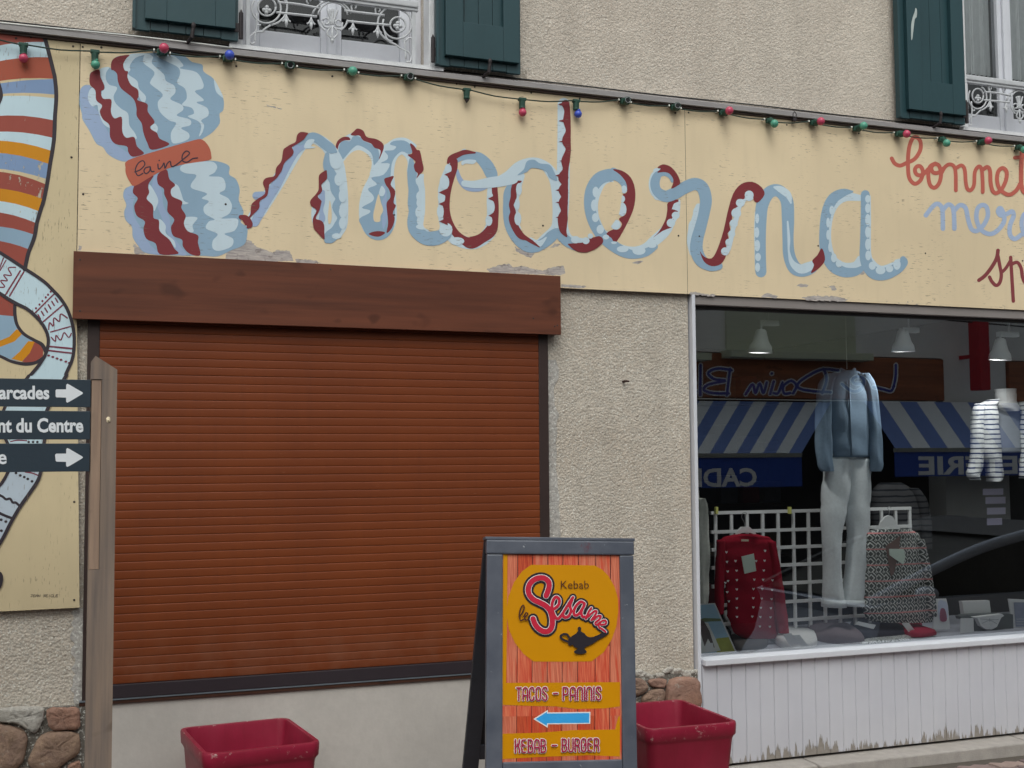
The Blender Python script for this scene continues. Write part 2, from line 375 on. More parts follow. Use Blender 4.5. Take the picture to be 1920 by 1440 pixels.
# bare worn render under the feet of the shutters
def worn(x0, x1, seed):
    rnd = random.Random(seed); n_ = 24; P = [(x0 + (x1 - x0) * k / n_, 3.484) for k in range(n_ + 1)] + [(x1 - (x1 - x0) * k / n_, 3.520 + rnd.uniform(-.012, .016)) for k in range(n_ + 1)]
    tri = tessellate_polygon([[Vector((x, z, 0)) for x, z in P]]); mesh('worn_render', [(x, WX - .003, z) for x, z in P], [tuple(t) for t in tri], m_dirtpl, bld)
worn(.24, .715, 1); worn(1.66, 2.12, 2); worn(W(1690, 235, WX).x, W(1808, 240, WX).x, 3)
# rough stones
def stone_mat(name, c, c2):
    s = N(name); p = s.pos(); a = s.noise(p, 9, 6, .7); b_ = s.noise(p, 34, 6, .75); d_ = s.noise(p, 3, 2)
    col = s.mix(s.ramp(a, .38, .64), c, c2); col = s.mix(s.ramp(b_, .48, .64, 0, .6), col, dk(c, .62)); col = s.mix(s.ramp(d_, .5, .66, 0, .5), col, dk(c2, 1.25)); col = s.mix(s.ramp(s.noise(p, 20, 5, .7), .62, .70, 0, .6), col, C(156, 148, 138))
    s.bump(s.math('ADD', a, b_), .012); return s.fin(col, .9, .2)
stone_mats = [stone_mat('stone_%s' % n, c, c2) for n, c, c2 in (('ochre', C(134, 112, 95), C(112, 92, 82)), ('pink', C(142, 108, 92), C(120, 96, 86)), ('grey', C(118, 106, 98), C(134, 118, 106)), ('lime', C(160, 156, 150), C(140, 135, 128)))]
mortar = stucco('mortar', C(96, 92, 86), C(80, 76, 72), 60, .004)
def stone(P, f, y0, dep, m, seed, parent):
    rnd = random.Random(seed); Q = cat(P, True, 3); pts = [W(*f(x, y), y0) for x, y in Q]; c = sum(pts, Vector()) / len(pts)
    V = []; n = len(pts)
    for s_, d in ((1.02, 0), (1.0, dep * .7), (.965, dep * .98), (.65, dep * 1.08), (.3, dep * 1.0)):
        for p in pts: V.append(c + (p - c) * s_ + Vector((rnd.uniform(-1, 1) * .0025, -d + (rnd.uniform(-1, 1) * .0035 if d else 0), rnd.uniform(-1, 1) * .0025)))
    V.append(c + Vector((0, -dep, 0)))
    F = [(r_ * n + k, r_ * n + (k + 1) % n, (r_ + 1) * n + (k + 1) % n, (r_ + 1) * n + k) for r_ in range(4) for k in range(n)] + [(4 * n + k, 4 * n + (k + 1) % n, 5 * n) for k in range(n)]
    return mesh('stone', V, F, m, parent, smooth=True)
fL = fr(0, 1080, 4)
b = B(); b.box(-5, .108, .004, WX, -.5, .598); b.box(2.225, 3.015, .006, WX, -.5, .54)
pl_ = b.out('plinth', mortar, bld)
SL = [([(-60, 1000), (60, 985), (180, 978), (300, 985), (332, 1010), (310, 1100), (270, 1168), (215, 1150), (150, 1108), (60, 1090), (-60, 1085)], 3),
      ([(352, 1010), (400, 985), (500, 985), (588, 992), (596, 1060), (590, 1140), (480, 1148), (392, 1150), (356, 1085)], 1),
      ([(-80, 1112), (40, 1115), (110, 1132), (200, 1185), (195, 1300), (170, 1390), (100, 1450), (-20, 1470), (-90, 1400)], 0),
      ([(360, 1172), (460, 1160), (560, 1175), (590, 1200), (592, 1320), (480, 1400), (420, 1445), (300, 1450), (212, 1405), (250, 1290), (290, 1210)], 0),
      ([(512, 1415), (560, 1395), (600, 1385), (600, 1470), (520, 1470)], 1),
      ([(120, 1470), (190, 1440), (400, 1475), (430, 1600), (250, 1700), (130, 1620)], 2),
      ([(450, 1490), (600, 1480), (600, 1680), (450, 1680)], 0),
      ([(-90, 1500), (90, 1490), (110, 1660), (-90, 1700)], 1)]
for k, (P, mi) in enumerate(SL): stone(P, fL, .004, .022, stone_mats[mi], k, pl_)
fR = fr(1180, 1180, 2.595)
SR = [([(-90, 238), (10, 232), (70, 250), (84, 290), (40, 318), (-60, 325)], 0), ([(96, 246), (165, 240), (172, 262), (160, 280), (104, 276)], 1),
      ([(185, 262), (230, 232), (318, 238), (334, 290), (336, 372), (250, 380), (186, 366), (176, 318)], 1), ([(70, 318), (110, 292), (160, 290), (164, 345), (120, 366), (60, 350)], 0),
      ([(-90, 340), (0, 338), (50, 362), (60, 420), (-90, 430)], 2), ([(70, 372), (170, 378), (165, 440), (70, 440)], 1), ([(185, 392), (335, 390), (338, 460), (180, 470)], 0), ([(60, 460), (160, 452), (150, 560), (40, 560)], 2), ([(170, 480), (338, 475), (338, 600), (170, 600)], 1)]
for k, (P, mi) in enumerate(SR): stone(P, fR, .006, .020 if k != 2 else .034, stone_mats[mi], 20 + k, pl_)
# ragged lime mortar lip over the right hand stones
rnd = random.Random(5); b = B()
for k in range(150):
    x = 2.22 + k * .0053; z = .545 + .010 * math.sin(k * .17) + rnd.uniform(-.010, .010); b.ball((x, .012, z), rnd.uniform(.006, .015), seg=7, rings=5, sc=(1.5, .8, .9))
b.out('mortar_lip', stone_mats[3], pl_, smooth=True)
# small rusty bracket and iron stay fixed in the pillar
b = B(); p = W(1168, 716, .03); b.tube([p + Vector((0, .01, 0)), p + Vector((.002, -.03, .002)), p + Vector((.016, -.04, .0))], [.006, .006, .004], 7); b.out('rusty_bolt', plain('rust', C(52, 36, 32), .8, .3, 60), bld)
# lead covered ledge above the fascia
m_lead = plain('weathered_ledge', C(122, 118, 118), .55, .12, 14, (1, 8, 8), spec=.4)
led = thing('fascia_ledge', 'long grey weathered ledge running along the top of the cream fascia', 'ledge', (-4, 0, 3.43))
b = B(); b.hull([(-5, -.030, 3.432), (11, -.030, 3.432), (11, .03, 3.432), (-5, .03, 3.432)], [(-5, -.030, 3.456), (11, -.030, 3.456), (11, .03, 3.482), (-5, .03, 3.482)])
b.out('ledge_board', m_lead, led)
b = B(); b.box(-5, 11, -.010, .002, 3.421, 3.4315); b.out('fillet', plain('fillet_wood', C(84, 72, 68), .7, .2, 20, (1, 8, 8)), led)
b = B(); b.tube([(x, -.031 - .003 * math.sin(x * 3), 3.461 + .003 * math.sin(x * 5)) for x in [-1 + .12 * k for k in range(15)]], .0042, 6)
b.out('white_cable', plain('cable_white', C(168, 168, 165), .5, .05), led, smooth=True)
b = B(); b.tube([(x, .024 + .002 * math.sin(x * 7), 3.4865 + .0015 * math.sin(x * 4)) for x in [-1 + .15 * k for k in range(70)]], .0034, 5)
b.out('black_cable', plain('cable_black', C(28, 28, 30), .5, .05), led, smooth=True)

# ================================================================ PAINTED FASCIA PANELS
ZT, ZB = 3.4175, 2.4535
m_cream = flaky('cream_paint', PAINTC, True, 0., bottom=2.452)
m_cream_l = flaky('cream_paint_mural', C(172, 157, 127), False, .03, bottom=1.0)
PAL = dict(pale=C(164, 178, 187), blue=C(118, 141, 160), vio=C(128, 144, 170), red=C(104, 38, 43), band=C(154, 80, 62), ink=C(48, 38, 50), cream=PAINTC, coral=C(160, 82, 70), sky=C(140, 154, 178), wine=C(112, 50, 54))
PK = list(PAL); PI = {k: i for i, k in enumerate(PK)}; PM = [flaky('paint_' + k, PAL[k], True, -.01, bottom=2.452) for k in PK]
def pl0(px, py, h): return W(px, py, 0.0 - h)
edge_m = plain('ply_edge', C(120, 112, 104), .8, .2, 40)
def panel(name, label, x0, x1, z0, z1, m, yb=.022):
    t = thing(name, label, 'signboard', (x0, 0, z0))
    mesh('board', [(x0, 0, z0), (x1, 0, z0), (x1, 0, z1), (x0, 0, z1), (x0, yb, z0), (x1, yb, z0), (x1, yb, z1), (x0, yb, z1)],
         [(0, 1, 2, 3), (5, 4, 7, 6), (4, 0, 3, 7), (1, 5, 6, 2), (3, 2, 6, 7), (4, 5, 1, 0)], [m, edge_m], t, [0, 0, 1, 1, 1, 1]); return t
X1, X2 = .0425, 2.985
pA = panel('painted_signboard', 'long cream fascia board painted with a wool skein and cursive shop name', X1 + .0012, X2 - .0012, ZB, ZT, m_cream)
pB = panel('painted_signboard', 'cream fascia board above the shop window, cut by the right edge, with trade words', X2 + .0012, 6.0, ZB, ZT, m_cream)
screw_m = plain('screw_head', C(46, 38, 36), .6, .2, 80)
def screws(t, L, r=.0048):
    for (px, py) in L:
        p = W(px, py, 0); b_ = B(); b_.lathe(p + Vector((0, .002, 0)), (0, -1, 0), [(0, r), (.0035, r), (.0045, r * .5)], 8); b_.out('screw', screw_m, t)
screws(pA, [(155, 88), (190, 89), (156, 364), (423, 383), (443, 124), (623, 143), (739, 403), (1018, 423), (1266, 212), (1272, 442), (1060, 190), (1087, 185), (856, 157), (890, 163), (956, 168), (996, 174)])
screws(pB, [(1291, 211), (1311, 443), (1475, 234), (1534, 461), (1735, 475), (1902, 283), (1610, 250), (1917, 489)])
f1 = fr(0, 0, 2.77); f2 = fr(440, 180, 3.6923); f3 = fr(920, 180, 4); f4 = fr(1180, 240, 2.5946); f5 = fr(1640, 240, 4)
i_ = PI
# places where the paint has come away from the plywood
m_bare = N('bare_ply'); _p = m_bare.pos((14, 14, 90)); _f = m_bare.noise(_p, 1.3, 5, .65); _g = m_bare.noise(m_bare.pos(), 26, 4)
_c = m_bare.mix(m_bare.ramp(_f, .35, .62), C(124, 118, 118), C(158, 151, 146)); _c = m_bare.mix(m_bare.ramp(_g, .55, .68, 0, .8), _c, C(92, 84, 82)); m_bare.bump(_f, .002); m_bare = m_bare.fin(_c, .85, .2)
def peel(t, f, L, seed):
    rnd = random.Random(seed); s = Paint(pl0, f, [m_bare])
    for P in L:
        Q = []
        for k in range(len(P)):
            a, b_ = P[k], P[(k + 1) % len(P)]; n_ = max(2, int(math.hypot(b_[0] - a[0], b_[1] - a[1]) / 9))
            for j in range(n_): t_ = j / n_; w_ = 0 if j == 0 else 4.5; Q.append((a[0] + (b_[0] - a[0]) * t_ + rnd.uniform(-w_, w_), a[1] + (b_[1] - a[1]) * t_ + rnd.uniform(-w_, w_) * .8))
        s.V, s.F, s.I = [], [], []; s.h = .0001 + .00002 * L.index(P); s.poly(0, Q, sharp=True); s.out('bare_patch', t)
peel(pA, f2, [[(60, 985), (120, 1010), (150, 1045), (200, 1060), (262, 1085), (285, 1068), (380, 1072), (408, 1140), (200, 1150), (-60, 1140), (-60, 1040)], [(420, 1128), (560, 1138), (600, 1160), (430, 1156)], [(220, 58), (260, 70), (330, 92), (280, 84), (225, 70)], [(1100, 1192), (1240, 1196), (1250, 1206), (1100, 1202)]], 1)
peel(pA, f3, [[(-30, 1300), (60, 1268), (140, 1258), (170, 1285), (230, 1272), (290, 1290), (390, 1312), (440, 1290), (545, 1272), (560, 1330), (525, 1345), (0, 1325)], [(530, 1412), (640, 1418), (720, 1425), (700, 1440), (530, 1432)], [(180, 1130), (240, 1160), (330, 1180), (300, 1215), (240, 1190), (190, 1165)], [(440, 1140), (480, 1105), (520, 1110), (500, 1130)], [(1060, 1250), (1120, 1235), (1150, 1240), (1100, 1262)]], 2)
peel(pA, f1, [[(690, 1262), (730, 1290), (760, 1322), (700, 1318)], [(408, 1275), (425, 1280), (420, 1298), (405, 1298)]], 3)
peel(pB, f4, [[(812, 770), (835, 757), (872, 765), (862, 775), (830, 774)], [(640, 822), (670, 803), (722, 818), (715, 830)], [(838, 826), (900, 815), (1000, 820), (1065, 835), (1050, 845), (860, 838)], [(970, 772), (1000, 768), (1010, 785), (985, 790)], [(1110, 700), (1150, 690), (1160, 705), (1130, 715)], [(300, 796), (360, 806), (420, 812), (410, 822), (290, 806)]], 4)
# --- wool skein
s = Paint(pl0, f1, PM)
s.poly(i_['blue'], [(413, 500), (420, 458), (450, 440), (478, 452), (470, 420), (465, 392), (478, 372), (518, 362), (560, 350), (580, 352), (582, 318), (612, 292), (672, 286), (720, 277), (775, 276), (850, 272), (910, 276), (960, 292), (998, 322), (1050, 336), (1058, 372), (1108, 408), (1125, 455), (1160, 512), (1160, 570), (1140, 592), (1141, 640), (1100, 690), (1050, 722), (1000, 760), (900, 800), (745, 812), (660, 838), (610, 830), (560, 800), (535, 765), (500, 745), (465, 680), (430, 622), (425, 590), (413, 545)])
s.poly(i_['vio'], [(414, 500), (422, 458), (450, 442), (470, 448), (457, 490), (468, 540), (510, 580), (540, 650), (580, 710), (600, 750), (660, 790), (690, 815), (660, 836), (610, 828), (560, 798), (535, 762), (502, 742), (467, 680), (432, 620), (427, 590)])
s.poly(i_['pale'], [(480, 455), (460, 480), (458, 520), (480, 552), (505, 545), (512, 580), (535, 640), (572, 665), (610, 660), (570, 560), (520, 480)])
s.poly(i_['pale'], [(518, 360), (568, 348), (552, 375), (550, 410), (568, 440), (608, 455), (590, 500), (600, 535), (630, 565), (665, 590), (672, 650), (700, 690), (708, 722), (660, 722), (630, 690), (628, 615), (600, 625), (570, 590), (572, 525), (540, 515), (528, 480), (545, 455), (528, 410)])
s.poly(i_['pale'], [(665, 286), (725, 277), (765, 280), (705, 300), (675, 340), (677, 365), (665, 385), (712, 420), (722, 460), (757, 500), (750, 532), (733, 522), (715, 490), (685, 455), (660, 410), (650, 372), (635, 345)])
s.poly(i_['pale'], [(785, 655), (805, 642), (820, 665), (810, 692), (786, 680)])
s.poly(i_['pale'], [(760, 278), (795, 295), (790, 330), (850, 385), (862, 420), (905, 445), (910, 482), (885, 515), (945, 545), (950, 572), (918, 600), (985, 620), (988, 650), (940, 665), (980, 692), (975, 725), (900, 745), (888, 690), (915, 640), (878, 625), (830, 580), (820, 530), (845, 490), (785, 440), (782, 420), (802, 375), (748, 330), (745, 300)])
s.poly(i_['pale'], [(812, 288), (900, 290), (952, 338), (935, 355), (1020, 375), (1055, 430), (1052, 460), (1012, 475), (1060, 520), (1020, 532), (1075, 560), (1082, 600), (1045, 625), (1060, 650), (1050, 690), (1033, 708), (1045, 660), (1030, 630), (975, 605), (1007, 590), (995, 560), (945, 545), (970, 510), (960, 460), (920, 430), (935, 385), (925, 350), (868, 320)])
s.poly(i_['pale'], [(1112, 415), (1132, 445), (1160, 505), (1140, 495), (1120, 470)])
s.poly(i_['red'], [(465, 400), (475, 375), (515, 362), (522, 400), (540, 440), (540, 465), (525, 475), (535, 512), (578, 518), (576, 580), (595, 615), (632, 608), (635, 680), (655, 715), (697, 712), (712, 760), (748, 797), (690, 814), (666, 790), (658, 760), (600, 748), (572, 712), (568, 650), (535, 620), (518, 580), (530, 548), (500, 520), (495, 470), (468, 440)])
s.poly(i_['red'], [(578, 362), (577, 330), (590, 305), (625, 290), (672, 286), (655, 305), (640, 335), (648, 365), (665, 372), (662, 400), (680, 440), (715, 465), (720, 500), (715, 520), (765, 540), (768, 580), (803, 632), (780, 658), (790, 675), (815, 690), (830, 720), (880, 750), (790, 778), (765, 742), (745, 690), (735, 640), (710, 602), (708, 555), (690, 510), (630, 460), (612, 420), (608, 385), (590, 365)])
s.poly(i_['blue'], [(690, 962), (650, 980), (640, 1020), (656, 1065), (645, 1100), (652, 1142), (685, 1180), (690, 1232), (720, 1280), (755, 1313), (850, 1325), (1040, 1328), (1130, 1331), (1200, 1300), (1268, 1270), (1285, 1212), (1280, 1180), (1250, 1150), (1265, 1100), (1240, 1040), (1245, 985), (1226, 932), (1190, 905), (1190, 862), (1130, 838), (1050, 836), (960, 850), (860, 880), (780, 915)])
s.poly(i_['vio'], [(690, 965), (652, 982), (643, 1020), (658, 1065), (648, 1100), (655, 1140), (687, 1180), (692, 1230), (722, 1280), (757, 1310), (830, 1322), (780, 1270), (745, 1200), (700, 1130), (690, 1060), (705, 1010)])
s.poly(i_['vio'], [(800, 920), (820, 910), (840, 990), (850, 1070), (880, 1130), (890, 1210), (930, 1270), (970, 1322), (925, 1320), (900, 1260), (865, 1200), (840, 1130), (812, 1060), (790, 980)])
s.poly(i_['pale'], [(775, 958), (800, 990), (822, 1040), (810, 1080), (800, 1095), (780, 1060), (758, 1030), (770, 1000)])
s.poly(i_['pale'], [(826, 1138), (860, 1170), (862, 1212), (905, 1250), (910, 1288), (880, 1250), (830, 1212)])
s.poly(i_['pale'], [(900, 955), (925, 965), (940, 1000), (955, 1042), (980, 1055), (945, 1060), (895, 1030), (885, 990)])
s.poly(i_['pale'], [(955, 1130), (1025, 1130), (1000, 1170), (1006, 1202), (975, 1205), (945, 1165)])
s.poly(i_['pale'], [(935, 880), (960, 852), (1090, 838), (1127, 862), (1115, 895), (1085, 915), (1150, 920), (1170, 950), (1168, 985), (1140, 1005), (1185, 1030), (1205, 1070), (1190, 1110), (1150, 1135), (1228, 1135), (1236, 1165), (1215, 1200), (1165, 1215), (1210, 1240), (1202, 1280), (1140, 1303), (1105, 1290), (1105, 1250), (1130, 1215), (1070, 1187), (1085, 1150), (1115, 1140), (1065, 1110), (1058, 1075), (1085, 1045), (1048, 1030), (1075, 1005), (1000, 980), (993, 955), (1020, 910), (965, 900)])
s.poly(i_['red'], [(690, 1000), (700, 960), (730, 935), (797, 910), (770, 960), (775, 1000), (762, 1032), (795, 1070), (797, 1130), (825, 1145), (830, 1200), (880, 1245), (905, 1290), (925, 1318), (830, 1320), (808, 1265), (760, 1240), (745, 1190), (752, 1150), (710, 1120), (697, 1070), (715, 1030)])
s.poly(i_['red'], [(820, 905), (865, 880), (880, 930), (910, 960), (888, 985), (895, 1020), (945, 1045), (942, 1080), (965, 1120), (955, 1160), (975, 1200), (1028, 1222), (1028, 1260), (1040, 1325), (985, 1318), (950, 1280), (945, 1245), (900, 1225), (888, 1180), (905, 1140), (870, 1100), (870, 1050), (853, 1010), (850, 980), (820, 955)])
s.poly(i_['band'], [(652, 870), (665, 832), (820, 782), (1000, 730), (1050, 725), (1085, 762), (1097, 805), (1085, 832), (960, 852), (860, 880), (780, 920), (700, 966), (675, 945), (655, 905)], sub=3)
for P in ([(700, 893), (728, 882), (752, 855), (742, 835), (718, 848), (703, 882), (716, 912), (742, 900)], [(778, 866), (756, 872), (748, 890), (760, 902), (778, 886), (780, 866), (786, 890), (800, 890)], [(820, 852), (824, 878), (842, 864), (852, 846), (857, 874), (868, 850), (884, 838), (891, 864), (915, 856), (950, 828), (984, 798), (968, 784), (948, 804), (948, 834), (972, 842), (1000, 824), (1026, 820)]): s.line(i_['ink'], P, 6.5)
s.ell(i_['ink'], (827, 833, 4, 4))
s.out('wool_skein_painting', pA)
# --- first letter with its yarn tail
L = {}
s = Paint(pl0, f2, PM)
s.line(i_['pale'], [(88, 905, 40), (130, 850, 90), (200, 750, 95), (300, 590, 95), (390, 440, 90), (460, 340, 85), (540, 292, 75), (620, 330, 80), (670, 390, 90), (700, 470, 110), (725, 580, 100), (745, 700, 80), (748, 820, 75), (742, 900, 70), (705, 965, 60)])
s.line(i_['pale'], [(640, 590, 80), (600, 680, 60), (575, 760, 75), (570, 850, 75), (600, 930, 60), (660, 960, 90)])
s.line(i_['pale'], [(650, 600, 60), (655, 700, 100), (655, 850, 110), (660, 930, 80)])
s.line(i_['vio'], [(150, 690, 55), (195, 680, 40)]); s.line(i_['vio'], [(140, 875, 60), (190, 780, 62), (240, 690, 70), (285, 620, 68), (335, 530, 60), (390, 430, 55), (430, 370, 60), (480, 330, 66)])
s.line(i_['blue'], [(450, 330, 30), (520, 288, 62), (570, 292, 66), (620, 330, 66), (672, 368, 66), (700, 385, 20)])
s.poly(i_['pale'], [(505, 305), (550, 300), (545, 325), (530, 345), (560, 355), (500, 365), (480, 350)])
s.line(i_['blue'], [(640, 405, 30), (636, 470, 50), (660, 530, 70), (690, 590, 70), (695, 650, 60), (722, 710, 50), (700, 770, 50), (735, 840, 50), (712, 900, 55), (690, 935, 60), (655, 970, 70), (640, 1000, 40)])
s.poly(i_['blue'], [(600, 900), (625, 960), (660, 940), (740, 915), (720, 960), (700, 1000), (660, 1020), (625, 1000), (605, 950)])
s.line(i_['vio'], [(610, 665, 30), (600, 730, 50), (600, 790, 25), (605, 850, 45), (590, 880, 20)])
s.ell(i_['pale'], (702, 455, 42, 52), (722, 578, 32, 44), (748, 690, 28, 48), (752, 800, 30, 46), (748, 880, 26, 42), (706, 970, 34, 20))
s.poly(i_['cream'], [(660, 722), (672, 810), (668, 870), (652, 885), (645, 850), (650, 780)])
s.line(i_['red'], [(42, 838, 30), (75, 850, 50), (100, 890, 52), (92, 908, 20)])
s.line(i_['red'], [(75, 860, 40), (110, 830, 12), (142, 765, 58), (165, 722, 24), (215, 685, 20), (222, 640, 26), (222, 595, 50), (270, 570, 26), (290, 550, 24), (308, 505, 42), (335, 455, 26), (372, 385, 74), (388, 348, 24), (430, 322, 20), (462, 278, 58), (505, 258, 8)])
s.line(i_['red'], [(632, 520, 14), (612, 560, 58), (592, 610, 20), (592, 655, 26), (566, 690, 20), (562, 735, 82), (576, 790, 22), (552, 850, 22), (580, 895, 76), (602, 950, 40), (618, 985, 12)])
s.out('painted_letter', pA)
s = Paint(pl0, f2, PM)
s.poly(i_['pale'], [(712, 330), (760, 285), (802, 260), (850, 250), (930, 290), (1020, 330), (1015, 400), (970, 500), (935, 540), (925, 440), (860, 385), (800, 410), (735, 500), (728, 440)])
s.poly(i_['cream'], [(745, 470), (800, 398), (860, 374), (915, 400), (948, 450), (940, 520), (900, 620), (870, 700), (780, 700), (760, 600), (740, 540)])
s.poly(i_['blue'], [(718, 368), (735, 320), (760, 308), (798, 312), (815, 285), (840, 275), (875, 288), (890, 310), (950, 335), (990, 365), (1002, 430), (965, 480), (955, 420), (930, 380), (862, 343), (820, 360), (740, 446), (722, 410)])
s.poly(i_['red'], [(700, 342), (715, 308), (750, 284), (788, 284), (800, 305), (758, 308), (726, 330), (712, 368), (702, 358)])
s.poly(i_['red'], [(802, 268), (825, 245), (850, 225), (890, 240), (915, 283), (980, 298), (1025, 328), (1034, 370), (1018, 410), (998, 440), (1010, 378), (968, 358), (945, 330), (890, 308), (865, 275), (830, 275)])
s.line(i_['pale'], [(1050, 345, 20), (1110, 310, 30), (1180, 305, 30), (1245, 345, 30)])
s.poly(i_['pale'], [(1040, 335), (1110, 325), (1120, 400), (1100, 500), (1110, 620), (1120, 860), (1060, 960), (930, 970), (870, 880), (862, 760), (885, 650), (925, 570), (960, 490), (1000, 440), (1030, 370)])
s.line(i_['pale'], [(1085, 560, 30), (1090, 470, 40), (1115, 410, 40), (1160, 385, 40), (1200, 415, 40), (1212, 460, 30), (1200, 520, 15)])
s.poly(i_['blue'], [(1075, 335), (1100, 312), (1170, 308), (1216, 336), (1230, 385), (1205, 402), (1158, 384), (1112, 420), (1086, 475), (1078, 560), (1060, 600), (1090, 650), (1105, 720), (1108, 870), (1085, 945), (1035, 990), (970, 995), (912, 960), (880, 900), (862, 850), (930, 812), (935, 790), (880, 772), (955, 728), (960, 690), (922, 642), (985, 612), (945, 566), (1030, 545), (1075, 470), (1010, 465), (1055, 440), (1060, 410), (1038, 380), (1095, 375), (1118, 350)], sub=3)
s.poly(i_['vio'], [(1030, 610), (1050, 660), (1052, 740), (1055, 850), (1030, 920), (1020, 860), (1030, 790), (1018, 730), (1040, 690), (1020, 630)])
s.poly(i_['pale'], [(1018, 622), (1042, 655), (1030, 690), (1005, 690), (1000, 665)])
s.poly(i_['cream'], [(998, 680), (1012, 735), (1028, 790), (1010, 830), (1005, 868), (968, 868), (960, 820), (975, 750), (985, 708)])
s.poly(i_['red'], [(1036, 574), (1065, 562), (1102, 556), (1080, 612), (1112, 660), (1100, 735), (1116, 760), (1095, 810), (1108, 850), (1088, 915), (1052, 948), (1062, 880), (1055, 800), (1052, 740), (1078, 700), (1070, 650), (1045, 612)])
s.poly(i_['red'], [(928, 953), (985, 935), (1042, 945), (1005, 972), (960, 970)])
s.line(i_['pale'], [(1250, 560, 60), (1285, 600, 90), (1290, 720, 84), (1288, 820, 86), (1280, 900, 90), (1330, 930, 30)])
s.line(i_['blue'], [(1222, 445, 30), (1228, 520, 66), (1228, 600, 60), (1240, 660, 74), (1228, 740, 60), (1240, 800, 70), (1228, 870, 66), (1250, 930, 84), (1320, 982, 96), (1400, 982, 100), (1455, 950, 100)])
s.ell(i_['pale'], (1296, 585, 44, 46), (1300, 695, 44, 44), (1294, 805, 44, 50), (1306, 905, 52, 20)); s.poly(i_['cream'], [(1310, 540), (1400, 540), (1410, 850), (1425, 915), (1380, 935), (1325, 920), (1305, 890), (1318, 800), (1318, 650)], sub=2)
s.poly(i_['red'], [(1214, 330), (1240, 342), (1262, 372), (1282, 380), (1298, 450), (1308, 510), (1280, 545), (1258, 572), (1268, 535), (1250, 520), (1240, 480), (1250, 450), (1198, 408), (1230, 395)])
s.out('painted_letter', pA)
# --- o
s = Paint(pl0, f2, PM)
s.line(i_['pale'], [(1590, 385, 40), (1520, 450, 50), (1470, 540, 60), (1435, 660, 60), (1425, 780, 60), (1450, 900, 90), (1540, 990, 90), (1660, 1020, 80), (1760, 950, 90), (1785, 850, 80), (1785, 720, 80), (1780, 630, 60)])
s.line(i_['blue'], [(1515, 470, 20), (1560, 425, 52), (1620, 415, 60), (1690, 425, 70), (1745, 478, 84), (1778, 540, 84), (1790, 570, 60)])
s.line(i_['vio'], [(1540, 515, 20), (1560, 580, 36), (1610, 630, 46), (1690, 642, 40), (1745, 630, 20)])
s.poly(i_['pale'], [(1570, 455), (1610, 440), (1670, 445), (1655, 470), (1600, 468), (1575, 480)])
s.line(i_['red'], [(1520, 455, 50), (1512, 500, 60), (1495, 560, 56), (1478, 640, 46), (1468, 720, 44), (1466, 800, 50), (1482, 880, 60), (1530, 950, 50), (1590, 1000, 60), (1640, 1015, 84), (1710, 985, 70), (1775, 930, 80), (1800, 850, 52), (1806, 760, 44), (1800, 640, 40)])
s.line(i_['red'], [(1478, 460, 20), (1500, 432, 44), (1560, 400, 34), (1600, 388, 32), (1665, 392, 10)])
s.line(i_['pale'], [(1590, 605, 44), (1660, 612, 52), (1760, 600, 72), (1850, 588, 76), (1925, 570, 80)])
s.ell(i_['pale'], (1478, 505, 24, 34), (1452, 598, 34, 52), (1432, 700, 26, 46), (1424, 800, 24, 50), (1462, 925, 46, 48), (1540, 1005, 50, 28), (1772, 690, 16, 20), (1775, 768, 26, 48), (1760, 862, 24, 38))
for x, y in ((1412, 668), (1412, 748), (1415, 868), (1450, 545)): s.poly(i_['red'], [(x, y), (x + 60, y - 28), (x + 60, y + 28)], sharp=True)
for x, y in ((1755, 710), (1755, 828)): s.poly(i_['red'], [(x, y), (x + 40, y - 20), (x + 40, y + 20)], sharp=True)
s.out('painted_letter', pA)
# --- d
s = Paint(pl0, f3, PM)
s.line(i_['pale'], [(-20, 650, 70), (60, 640, 76), (140, 600, 86), (220, 530, 86), (320, 495, 70), (400, 520, 70), (450, 570, 80), (485, 640, 84), (490, 760, 60), (492, 900, 56), (480, 990, 60), (410, 1060, 60), (350, 1105, 50), (300, 1080, 40)])
s.line(i_['pale'], [(225, 600, 60), (205, 700, 40), (192, 800, 36), (190, 920, 36), (215, 1000, 30)])
s.line(i_['pale'], [(548, 60, 92), (548, 300, 94), (545, 560, 96), (540, 760, 100), (535, 960, 90), (580, 1060, 60), (650, 1090, 60), (740, 1095, 50)])
s.line(i_['blue'], [(165, 655, 50), (130, 720, 60), (122, 800, 56), (124, 900, 60), (145, 990, 66), (200, 1070, 80), (270, 1125, 84), (340, 1130, 84), (410, 1095, 80), (460, 1050, 84), (500, 1020, 60), (540, 1060, 76), (590, 1100, 76), (650, 1135, 60)])
s.poly(i_['blue'], [(200, 594), (248, 550), (272, 490), (325, 478), (370, 505), (440, 515), (472, 560), (500, 636), (440, 612), (410, 562), (312, 540), (268, 572)])
s.poly(i_['pale'], [(310, 1075), (365, 1085), (420, 1055), (400, 1100), (370, 1130), (330, 1110)])
s.line(i_['red'], [(228, 640, 10), (190, 655, 36), (172, 700, 40), (172, 760, 46), (155, 815, 36), (168, 870, 44), (160, 920, 50), (185, 985, 54), (225, 1045, 52), (270, 1070, 30), (310, 1095, 26), (365, 1132, 8)])
s.ell(i_['pale'], (212, 700, 22, 48), (200, 810, 18, 46), (204, 920, 26, 50))
s.line(i_['red'], [(562, 58, 60), (574, 110, 44), (572, 185, 56), (582, 260, 38), (568, 335, 66), (582, 400, 40), (562, 485, 64), (562, 550, 44), (545, 610, 78), (556, 660, 50), (546, 705, 72), (555, 755, 52), (545, 800, 70), (552, 860, 50), (542, 910, 74), (540, 960, 68), (545, 1010, 50), (568, 1050, 16)])
